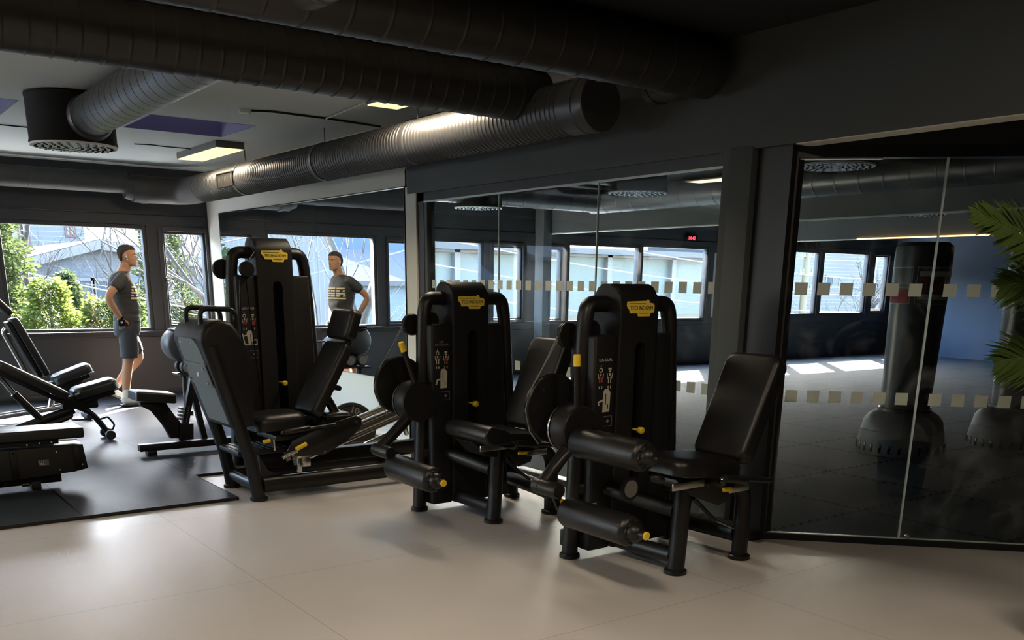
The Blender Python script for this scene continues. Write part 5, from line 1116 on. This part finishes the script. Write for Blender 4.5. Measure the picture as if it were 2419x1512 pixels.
# print on the chest: slanted bars and two letters
b = MB()
def on_chest(u, z):
    a = TY + u/0.165; k = 0.0
    for (z0, cx0, _, rx0, ry0), (z1, cx1, _, rx1, ry1) in zip(TORSO[:-1], TORSO[1:]):
        if z1 <= z <= z0: t = (z-z0)/(z1-z0); cx, rx, ry = cx0+(cx1-cx0)*t, rx0+(rx1-rx0)*t, ry0+(ry1-ry0)*t; break
    aa = u/0.165; x = (rx+0.0215)*math.copysign(abs(math.cos(aa))**0.85, math.cos(aa)); y = (ry+0.0215)*math.copysign(abs(math.sin(aa))**0.85, math.sin(aa))
    return (cx + x*math.cos(TY)-y*math.sin(TY), x*math.sin(TY)+y*math.cos(TY), z)
for i in range(5):
    z1 = 1.395-0.032*i; z0 = z1-0.021; s0, s1 = -0.145-0.012*i, 0.105+0.004*i
    for k in range(16):
        u0 = s0+(s1-s0)*k/16; u1 = s0+(s1-s0)*(k+1)/16
        if k in (7,) and i < 4 or (i in (1,3) and k in (2,3,11)): continue
        b.quad(on_chest(u0,z0), on_chest(u1,z0), on_chest(u1,z1), on_chest(u0,z1))
b.build('chest_print', 'shirt_print', man)
# shorts
b = MB(); loft(b, [(1.035,0.05,0,0.143,0.176),(1.02,0.05,0,0.146,0.180),(0.97,0.042,0,0.152,0.190),(0.90,0.038,0,0.155,0.195),(0.83,0.035,0,0.140,0.180),(0.80,0.03,0,0.09,0.13)], yaw=TY)
b.tube([(0.02,-0.095,0.92),(0.02,-0.10,0.78),(0.01,-0.102,0.64),(0.008,-0.102,0.575),(0.008,-0.102,0.570)], 0.105, 0.112, 22, up=(0,1,0), scales=[0.95,1.02,0.96,0.94,0.90])
b.tube([(0.03,0.09,0.92),(0.085,0.11,0.78),(0.145,0.125,0.62),(0.148,0.126,0.615)], 0.105, 0.112, 22, up=(0,1,0), scales=[0.95,1.02,0.95,0.90])
sh = remeshed(b, 'shorts', 'shorts', man, 0.009, 3)
for v in sh.data.vertices:
    v.co += v.normal*noise.noise(Vector((v.co.x*9, v.co.y*9, v.co.z*7)))*0.007
# glove on the near hand, socks and slides
def glove(Hd):
    b = MB(); w, down, side, back = [Vector(q) for q in Hd]; down.normalize(); side.normalize()
    b.tube([w-down*0.03, w-down*0.01, w+down*0.01], 0.031, 0.033, 14); b.box(w+down*0.045, (0.088,0.088,0.040), frame3(tuple(side), tuple(down)), 0.016, 3)
    o = b.build('glove', 'slot', man, angle=60); out = -Vector(Hd[3]).normalized()
    b = MB(); c = w+down*0.045+out*0.0215; b.prism([c-side*0.016+down*-0.012, c+side*0.016+down*-0.012, c+down*0.016], out*0.001); b.build('glove_patch', 'white', o); return o
glove(HN); glove(HF)
for pts, rs in (([(-0.062,-0.097,0.20),(-0.075,-0.095,0.12),(-0.095,-0.095,0.078),(0.0,-0.09,0.066),(0.10,-0.085,0.052),(0.15,-0.083,0.046)], [0.046,0.043,0.046,0.044,0.041,0.028]), ([(-0.085,0.165,0.255),(-0.125,0.17,0.205),(-0.155,0.172,0.170),(-0.09,0.175,0.115),(-0.02,0.178,0.060),(0.035,0.18,0.045)], [0.046,0.043,0.045,0.044,0.041,0.028])):
    b = MB(); limb(b, pts, rs); remeshed(b, 'sock', 'sock', man, 0.007, 2)
def slide(h, t, y, lift):
    h, t = Vector(h), Vector(t); d = (t-h); b = MB(); R = frame3(tuple(d), (0,1,0)); b.box((h+t)/2, (d.length, 0.098, 0.026), R, 0.012, 3); o = b.build('slide_sandal', 'slide', man)
    b = MB(); c = h + d*0.68; u = R @ Vector((0,0,1)); f = d.normalized(); yv = R @ Vector((0,1,0))
    rings = []
    for k in range(13):
        a = PI*k/12; p = c + yv*0.050*math.cos(a) + u*(0.010+0.062*math.sin(a)); rings.append([p-f*0.035, p+f*0.035, p+f*0.033+u*0.005, p-f*0.033+u*0.005])
    b.ring_surface(rings); s = b.build('slide_strap', 'slide', o)
    b = MB()
    for j in (-0.021, 0.0, 0.021):
        rings = []
        for k in range(1, 12):
            a = PI*k/12; p = c + yv*0.0515*math.cos(a) + u*(0.0165+0.0625*math.sin(a)) + f*j; rings.append([p-f*0.005, p+f*0.005, p+f*0.005+u*0.001, p-f*0.005+u*0.001])
        b.ring_surface(rings)
    b.build('strap_stripes', 'white', s)
slide((-0.145,-0.095,0.014), (0.185,-0.083,0.014), -0.09, 0); slide((-0.195,0.172,0.120), (0.075,0.182,0.014), 0.17, 0.1)
# ================================================================ outside the windows
M['bounce_ground'] = mat('pale_bounce_ground', (0.42,0.40,0.37), 0.9, noise_amt=0.15, noise_scale=0.6)  # near ground made pale to bounce sunlight up onto the ceiling
M['ground'] = mat('dull_ground', (0.030,0.030,0.026), 0.9, noise_amt=0.3, noise_scale=0.6)
M['hill'] = mat('wooded_hillside', (0.020,0.0205,0.018), 0.9, noise_amt=0.6, noise_scale=0.45, bump=1.0, bump_scale=1.5)
M['bark'] = mat('grey_brown_bark', (0.020,0.018,0.015), 0.9, noise_amt=0.4, noise_scale=20, bump=0.5, bump_scale=40)
M['bark_moss'] = mat('mossy_bark', (0.030,0.028,0.020), 0.9, noise_amt=0.55, noise_scale=9, bump=0.8, bump_scale=24)
M['leaf_fir'] = leaf_mat('dark_conifer_needles', (0.026,0.036,0.012))
M['leaf_thuja'] = leaf_mat('yellow_green_thuja', (0.060,0.080,0.013))
M['leaf_bush'] = leaf_mat('mid_green_bush', (0.036,0.052,0.016))
def clad(name, col, line, pitch, axis):
    m = mat(name, col, 0.7, noise_amt=0.06, noise_scale=2); n = m.node_tree; b = n.nodes['Principled BSDF']; src = b.inputs['Base Color'].links[0].from_socket
    tc = n.nodes.new('ShaderNodeTexCoord'); sp = n.nodes.new('ShaderNodeSeparateXYZ'); n.links.new(tc.outputs['Object'], sp.inputs[0])
    a = n.nodes.new('ShaderNodeMath'); a.operation = 'DIVIDE'; a.inputs[1].default_value = pitch; n.links.new(sp.outputs[axis], a.inputs[0])
    f = n.nodes.new('ShaderNodeMath'); f.operation = 'FRACT'; n.links.new(a.outputs[0], f.inputs[0])
    g = n.nodes.new('ShaderNodeMath'); g.operation = 'LESS_THAN'; g.inputs[1].default_value = 0.13; n.links.new(f.outputs[0], g.inputs[0])
    mx = n.nodes.new('ShaderNodeMix'); mx.data_type = 'RGBA'; n.links.new(g.outputs[0], mx.inputs[0]); n.links.new(src, mx.inputs[6]); mx.inputs[7].default_value = (*line, 1); n.links.new(mx.outputs[2], b.inputs['Base Color']); return m
M['clad_bluegrey'] = clad('blue_grey_weatherboard', (0.0457,0.0585,0.0698), (0.033,0.043,0.053), 0.16, 2)
M['clad_blue'] = clad('light_blue_vertical_boards', (0.0293,0.0477,0.0702), (0.030,0.050,0.080), 0.24, 0)
M['clad_white'] = clad('white_weatherboard', (0.0634,0.0652,0.0634), (0.106,0.113,0.116), 0.20, 2)
M['clad_paleblue'] = clad('pale_blue_weatherboard', (0.0541,0.0736,0.0858), (0.061,0.091,0.113), 0.2, 2)
M['clad_rib'] = clad('ribbed_white_sheet', (0.0598,0.0598,0.0562), (0.083,0.088,0.088), 0.14, 0)
M['clad_yellow'] = clad('yellow_boards', (0.1170,0.0795,0.0263), (0.101,0.068,0.025), 0.2, 2)
M['roof_dark'] = mat('dark_roof_tiles', (0.010,0.012,0.017), 0.6, noise_amt=0.3, noise_scale=6)
M['roof_grey'] = mat('grey_roof_felt', (0.020,0.022,0.024), 0.8, noise_amt=0.2)
M['roof_red'] = mat('rust_red_roof', (0.03,0.016,0.012), 0.8, noise_amt=0.3)
M['roof_pale'] = mat('pale_snowy_roof', (0.030,0.032,0.031), 0.7, noise_amt=0.1)
M['trim_w'] = mat('white_house_trim', (0.0794,0.0802,0.0785), 0.6)
M['trim_red'] = mat('dark_red_frame', (0.050,0.013,0.013), 0.6)
M['win_glass'] = mat('house_window_glass', (0.040,0.055,0.065), 0.12, noise_amt=0.1)
M['panel_green'] = mat('pale_green_facade_panel', (0.0472,0.0598,0.0526), 0.5, noise_amt=0.08)
M['panel_dark'] = mat('brown_glazed_band', (0.050,0.048,0.033), 0.3, noise_amt=0.3, noise_scale=1.2)
M['pole'] = mat('yellow_wooden_pole', (0.0983,0.0795,0.0413), 0.8, noise_amt=0.15)
M['pole_grey'] = mat('pale_grey_pole', (0.0945,0.1095,0.1095), 0.7, noise_amt=0.1)
M['wire'] = mat('grey_wire', (0.08,0.085,0.09), 0.6)
GZ = -3.6
b = MB(); b.b2((-90,24.0,GZ-0.3),(160,75,GZ)); struct(b.build('ground','ground',smooth=False))
b = MB(); b.b2((-90,13.3,GZ-0.3),(160,24.0,GZ)); struct(b.build('bounce_ground','bounce_ground',smooth=False))  # unseen pale strip of ground, there for its bounced light
b = MB(); N1, N2 = 60, 14; V_ = []
for j in range(N2):
    V_.append([b.bm.verts.new(Vector((-110+300*i/N1, 62+j*7, GZ-0.2+(j/(N2-1))**1.1*46*(0.85+0.3*noise.noise(Vector((i*0.13,j*0.1,3))))+1.2*noise.noise(Vector((i*0.9,j*0.9,1))) ))) for i in range(N1+1)])
for j in range(N2-1):
    for i in range(N1): b.bm.faces.new((V_[j][i], V_[j][i+1], V_[j+1][i+1], V_[j+1][i]))
struct(b.build('hillside','hill'))
def house(name, label, cat, x0, x1, y0, y1, zb, ze, zr, wall, roof, axis='x', over=0.35, wins=(), trimm='trim_w', group=None, apex=None):
    """Gabled house: axis is the ridge direction."""
    cx, cy = (x0+x1)/2, (y0+y1)/2; t = thing(name, label, cat, (cx, y0, GZ), 0, group)
    def l(x, y, z): return (x-cx, y-y0, z-GZ)
    b = MB()
    if axis == 'x': b.prism([l(x0,y0,zb), l(x0,y1,zb), l(x0,y1,ze), l(x0,cy,zr), l(x0,y0,ze)], (x1-x0,0,0))
    else:
        ax = apex if apex is not None else cx; b.prism([l(x0,y0,zb), l(x1,y0,zb), l(x1,y0,ze), l(ax,y0,zr), l(x0,y0,ze)], (0,y1-y0,0))
    b.build('house_wall', wall, t, smooth=False)
    b = MB(); th = 0.16
    if axis == 'x':
        for s, ya in ((-1,y0),(1,y1)):
            dy = (cy-ya); e = Vector(l(x0-over, ya+s*over*1.0, ze-(zr-ze)*over/abs(dy))); r = Vector(l(x0-over, cy, zr))
            b.prism([e, r, r+Vector((0,0,th)), e+Vector((0,0,th))], (x1-x0+2*over,0,0))
    else:
        for s, xa in ((-1,x0),(1,x1)):
            dx = abs(ax-xa); e = Vector(l(xa+s*over, y0-over, ze-(zr-ze)*over/dx)); r = Vector(l(ax, y0-over, zr))
            b.prism([e, r, r+Vector((0,0,th)), e+Vector((0,0,th))], (0,y1-y0+2*over,0))
    b.build('roof', roof, t, smooth=False)
    if axis == 'y':
        b = MB()
        for s, xa in ((-1,x0),(1,x1)):
            dx = abs(ax-xa); e = Vector(l(xa+s*over, y0-over-0.02, ze-(zr-ze)*over/dx-0.12)); r = Vector(l(ax, y0-over-0.02, zr-0.12)); b.prism([e, r, r+Vector((0,0,0.26)), e+Vector((0,0,0.26))], (0,0.03,0))
        b.build('barge_board', 'trim_w', t, smooth=False)
    for (wx0, wx1, wz0, wz1) in wins:
        b = MB(); w = 0.09
        for lo, hi in (((wx0-w,wz0-w),(wx0,wz1+w)),((wx1,wz0-w),(wx1+w,wz1+w)),((wx0,wz1),(wx1,wz1+w)),((wx0,wz0-w),(wx1,wz0)),(((wx0+wx1)/2-0.03,wz0),((wx0+wx1)/2+0.03,wz1))): b.b2(l(lo[0],y0-0.05,lo[1]), l(hi[0],y0+0.02,hi[1]))
        o = b.build('window', trimm, t, smooth=False); b = MB(); b.b2(l(wx0,y0-0.02,wz0), l(wx1,y0-0.01,wz1)); b.build('pane', 'win_glass', o, smooth=False)
    return t
# seen straight through the first two windows
house('house', 'blue-grey weatherboard house with a low gabled roof behind the thuja bushes', 'house', 4.6,11.6, 30,40, GZ,1.72,2.42,'clad_bluegrey','roof_grey','y',0.3,((6.1,6.85,0.75,1.42),(6.9,7.65,0.75,1.42)), apex=7.1)
t = house('house', 'tall white house above the blue-grey house, with a dark red framed window', 'house', 6.2,10.4, 46,54, GZ,4.1,5.2,'clad_white','roof_red','x',0.3,((7.45,8.1,2.85,3.5),(9.7,9.95,3.3,3.6)),'trim_red')
b = MB(); b.b2((6.0,44.6,GZ),(10.8,45.5,2.62)); b.b2((8.6,44.2,GZ),(9.2,44.7,2.75)); tag(b.build('garden_wall','roof_dark',smooth=False),'dark terrace wall below the tall white house','garden wall')
house('house', 'white rendered house filling the narrow casement view', 'house', 12.2,17.4, 41,48, GZ,1.4,3.6,'clad_white','roof_pale','y',0.4,(), apex=15.2)
house('house', 'yellow house with a dark roof, high up in the narrow casement view', 'house', 16.2,20.0, 50,58, GZ,5.0,7.0,'clad_yellow','roof_dark','x',0.6,((17.2,18.0,3.4,4.4),))
# seen in the mirror
house('house', 'blue house of vertical boards with a dark tiled porch, seen in the mirror', 'house', -15.0,-3.4, 36,45, GZ,6.2,8.0,'clad_blue','roof_dark','x',0.5,((-8.6,-7.9,4.0,5.2),(-7.7,-7.0,4.0,5.2)))
house('house', 'pale blue low house in front of the blue one, seen in the mirror', 'house', -12.5,-4.6, 31,35, GZ,1.55,2.5,'clad_paleblue','roof_dark','x',0.4,())
house('shed', 'white ribbed shed behind the leaning tree trunk, seen in the mirror', 'shed', -3.2,0.8, 25,30, GZ,3.0,3.6,'clad_rib','roof_pale','x',0.2,())
house('house', 'white building with a pale awning at the mirror edge', 'house', -24,-15.7, 32,40, GZ,2.6,4.0,'clad_white','roof_pale','x',0.6,((-17.6,-16.4,-1.2,1.2),))
# long pale industrial block seen through the glass
t = thing('warehouse', 'long pale green warehouse with a dark glazed band, seen through the studio windows', 'building', (30, 34, GZ), 0)
b = MB(); b.b2((-12,0,0),(12,10,6.4)); b.build('facade', 'panel_green', t, smooth=False)
b = MB(); b.b2((-12,-0.05,0.6),(12,0.0,3.7)); b.build('glazed_band', 'panel_dark', t, smooth=False)
b = MB()
for x in (-11.9,-8.2,-4.0,0.2,4.4,8.4,11.7): b.b2((x,-0.25,0.0),(x+0.28,0.0,6.4))
for z in (2.2,6.3): b.b2((-12,-0.25,z),(12,0.0,z+0.14))
b.build('facade_frame', 'trim_w', t, smooth=False)
b = MB(); b.b2((-12.6,-0.8,6.4),(12.6,10.6,6.65)); b.build('roof', 'roof_pale', t, smooth=False)
b = MB()
for x in (-9.5,-2.2,2.6): b.tube([(x,-0.3,0.4),(x+1.6,-0.3,3.4)],0.09,seg=8)
b.build('yellow_brace', 'clad_yellow', t)
house('house', 'white gabled weatherboard building at the right of the warehouse', 'house', 43.0,54, 35,44, GZ,3.6,7.4,'clad_white','roof_grey','y',0.4,((48.4,49.6,1.6,2.1),), apex=43.1)
house('house', 'low white house with blue windows, seen through the slanted glass', 'house', 56,68, 44,52, GZ,0.4,1.6,'clad_white','roof_dark','x',0.5,((60.0,61.0,-1.9,-0.3),(61.8,64.0,-1.9,-0.3)))
house('house', 'white house behind the pale pole, seen through the slanted glass', 'house', 70,82, 48,56, GZ,0.8,2.2,'clad_white','roof_dark','x',0.5,((73.0,74.4,-1.6,0.0),(76.0,77.4,-1.6,0.0)))
# poles and wires
def pole(x, y, zt, r, m, label, arms):
    t = thing('utility_pole', label, 'utility pole', (x, y, GZ)); b = MB(); b.tube([(0,0,0),(0,0,zt-GZ)], r, seg=12, scales=[1,0.8]); b.build('pole_shaft', m, t)
    b = MB()
    for z in arms: b.b2((-0.55,-0.05,z-GZ-0.04),(0.55,0.05,z-GZ+0.04)); [b.cyl((xx,0,z-GZ+0.03),(xx,0,z-GZ+0.2),0.05,seg=8) for xx in (-0.5,0.5,-0.2)]
    b.build('insulator_arm', 'pole_grey', t); return t
pole(41.8, 31.5, 3.5, 0.20, 'pole', 'yellow wooden utility pole seen through the slanted glass', (3.0,2.2,1.4))
pole(50.5, 33.5, 6.0, 0.34, 'pole_grey', 'thick pale utility pole with many insulators seen through the slanted glass', (4.2,3.6,3.0,2.4))
def wires(pts, label):
    b = MB()
    for a, c, s in pts:
        a, c = Vector(a), Vector(c); b.tube([a.lerp(c, k/10) - Vector((0,0,s*4*(k/10)*(1-k/10))) for k in range(11)], 0.018, seg=5)
    tag(b.build('overhead_wire', 'wire'), label, 'wires')
wires([((0,22,2.55),(14,27,-0.2),0.2)], 'pale overhead wire crossing the first window, upper')
wires([((0,22,2.1),(14,27,-0.6),0.2)], 'pale overhead wire crossing the first window, lower')
wires([((-16,28,5.5),(0,20,1.6),0.3)], 'thin wire in front of the blue house in the mirror')
for k in range(4): wires([((14,24,3.6-0.75*k),(40,27,1.9-0.75*k),0.35)], 'thin wire before the warehouse, %s' % ('topmost', 'second from the top', 'third from the top', 'lowest')[k])
for k in range(3): wires([((36,31.5,3.0-0.7*k),(60,34,3.5-0.75*k),0.3)], 'thin wire between the two poles, %s' % ('topmost', 'middle one', 'lowest')[k])
# trees
def bare_tree(name, label, base, h, r, seed, lean=(0,0), depth=5, spread=0.55, m='bark', nb=3):
    rnd = random.Random(seed); t = thing(name, label, 'tree', base); tb = MB(); bb = MB()
    def grow(b, p, d, L, rr, lev):
        n = 4; pts = [p]; q = p; dd = d
        for i in range(n):
            dd = (dd + Vector((rnd.uniform(-1,1),rnd.uniform(-1,1),rnd.uniform(-0.4,0.9)))*0.16).normalized(); q = q + dd*L/n; pts.append(q)
        b.tube(pts, rr, seg=5 if lev > 1 else 9, scales=[1-0.45*i/n for i in range(n+1)])
        if lev >= depth: return
        for k in range(nb + (1 if lev < 2 else 0)):
            j = rnd.choice([1,2,3,4,4]); nd = (dd + Vector((rnd.uniform(-1,1),rnd.uniform(-1,1),rnd.uniform(-0.3,0.8)))*spread*1.7).normalized()
            grow(bb, pts[j], nd, L*rnd.uniform(0.55,0.82), rr*rnd.uniform(0.42,0.6), lev+1)
    grow(tb, Vector((0,0,0)), Vector((lean[0],lean[1],1)).normalized(), h*0.42, r, 0)
    tb.build('trunk', m, t); bb.build('branches', m, t); return t
def leafy(name, label, base, shape, n, size, m, seed, trunk=0.12):
    """shape: list of (z0, z1, r0, r1) cones filled with small leaves."""
    rnd = random.Random(seed); t = thing(name, label, 'tree' if 'tree' in name or 'spruce' in name else 'bush', base); b = MB()
    tot = sum((a[1]-a[0])*(a[2]+a[3]) for a in shape)
    for z0, z1, r0, r1 in shape:
        for _ in range(int(n*(z1-z0)*(r0+r1)/tot)):
            u = rnd.random(); z = z0+(z1-z0)*u; R = (r0+(r1-r0)*u)*(1+0.28*math.sin(z*7+seed)*0.5+0.15*math.sin(z*17)); rr = R*math.sqrt(rnd.uniform(0.25,1)); a = rnd.uniform(0,2*PI)
            p = Vector((rr*math.cos(a), rr*math.sin(a), z)) + Vector((rnd.gauss(0,1),rnd.gauss(0,1),rnd.gauss(0,1)))*size*0.6
            d = Vector((math.cos(a), math.sin(a), rnd.uniform(-0.5,0.6))).normalized(); s = d.cross(Vector((rnd.uniform(-1,1),rnd.uniform(-1,1),rnd.uniform(-1,1)))).normalized()
            L = size*rnd.uniform(0.7,1.5); w = size*0.32
            b.quad(p-s*w*0.3, p+d*L*0.45-s*w, p+d*L, p+d*L*0.45+s*w)
    b.build('foliage', m, t, smooth=False)
    b = MB(); b.tube([(0,0,0),(0,0,shape[-1][1]*0.9)], trunk, seg=8, scales=[1,0.2]); b.build('trunk', 'bark', t); return t
leafy('spruce_tree', 'tall dark spruce at the edge of the first window', (2.55,20.5,GZ), [(1.2,3.5,1.5,1.2),(3.3,5.2,1.2,0.8),(5.0,7.0,1.0,0.75),(6.8,10.5,0.85,0.05)], 60000, 0.085, 'leaf_fir', 1)
leafy('thuja_bush', 'bright yellow-green thuja at the first window edge, below the spruce', (2.25,17.2,GZ), [(0.2,3.4,0.75,0.6),(3.3,5.0,0.6,0.1)], 22000, 0.065, 'leaf_thuja', 2)
leafy('thuja_bush', 'rounded mid-green bush with a pointed top before the blue-grey house', (4.0,19.5,GZ), [(0.2,3.2,1.15,1.0),(3.1,5.15,0.95,0.04)], 34000, 0.075, 'leaf_bush', 3)
leafy('thuja_bush', 'low bright thuja in the middle of the first window', (3.20,17.0,GZ), [(0.6,3.9,0.75,0.72),(3.8,5.05,0.70,0.15)], 34000, 0.065, 'leaf_thuja', 4)
leafy('thuja_bush', 'bright thuja beside the standing man', (4.1,17.4,GZ), [(0.6,3.7,0.80,0.75),(3.6,4.75,0.72,0.2)], 34000, 0.065, 'leaf_thuja', 5)
leafy('thuja_bush', 'darker green bush between the house and the standing man', (5.4,21.0,GZ), [(0.6,3.6,1.0,0.9),(3.5,4.9,0.85,0.1)], 26000, 0.075, 'leaf_bush', 6)
leafy('spruce_tree', 'slim spruce at the left edge of the narrow casement', (7.7,26.0,GZ), [(1.2,4.5,1.0,0.8),(4.3,8.3,0.8,0.05)], 24000, 0.085, 'leaf_fir', 7)
bare_tree('bare_tree', 'bare branching tree behind the standing man', (6.3,24.0,GZ), 9.0, 0.09, 11, (0.1,0), 5, 0.6)
bare_tree('bare_tree', 'bare tree arching over the blue-grey house', (3.6,23.5,GZ), 10.0, 0.12, 21, (0.15,0), 5, 0.5)
bare_tree('bare_tree', 'tangled bare tree filling the narrow casement view', (7.4,21.5,GZ), 9.0, 0.10, 33, (0.2,0), 6, 0.65)
bare_tree('bare_tree', 'second bare tree to the right in the narrow casement view', (9.0,26.0,GZ), 9.0, 0.14, 35, (-0.1,0), 6, 0.6)
bare_tree('bare_tree', 'thick mossy tree trunk leaning across the mirror view', (1.15,18.0,GZ), 14.0, 0.17, 44, (-0.16,0), 3, 0.5, 'bark_moss', 2)
bare_tree('bare_tree', 'thin bare tree beside the white building in the mirror', (-0.8,22.0,GZ), 8.0, 0.06, 47, (0.05,0), 4, 0.6)
for k, (x, y) in enumerate(((45,30),(55,33),(63,36))): bare_tree('bare_tree', 'bare tree before the hillside, %s' % ('beside the yellow pole', 'beside the thick pale pole', 'at the last studio window')[k], (x,y,GZ), 7.0, 0.12, 60+k, (0,0), 5, 0.6)
rnd = random.Random(9)
for k in range(7):
    x = 84+k*3.2+rnd.uniform(-1,1); y = 66+rnd.uniform(-3,5); bare_tree('bare_tree', 'grey bare forest tree on the far hillside', (x,y,GZ+1), 15.0, 0.3, 80+k, (0,0), 4, 0.5)['group'] = 'bare forest trees on the hillside'
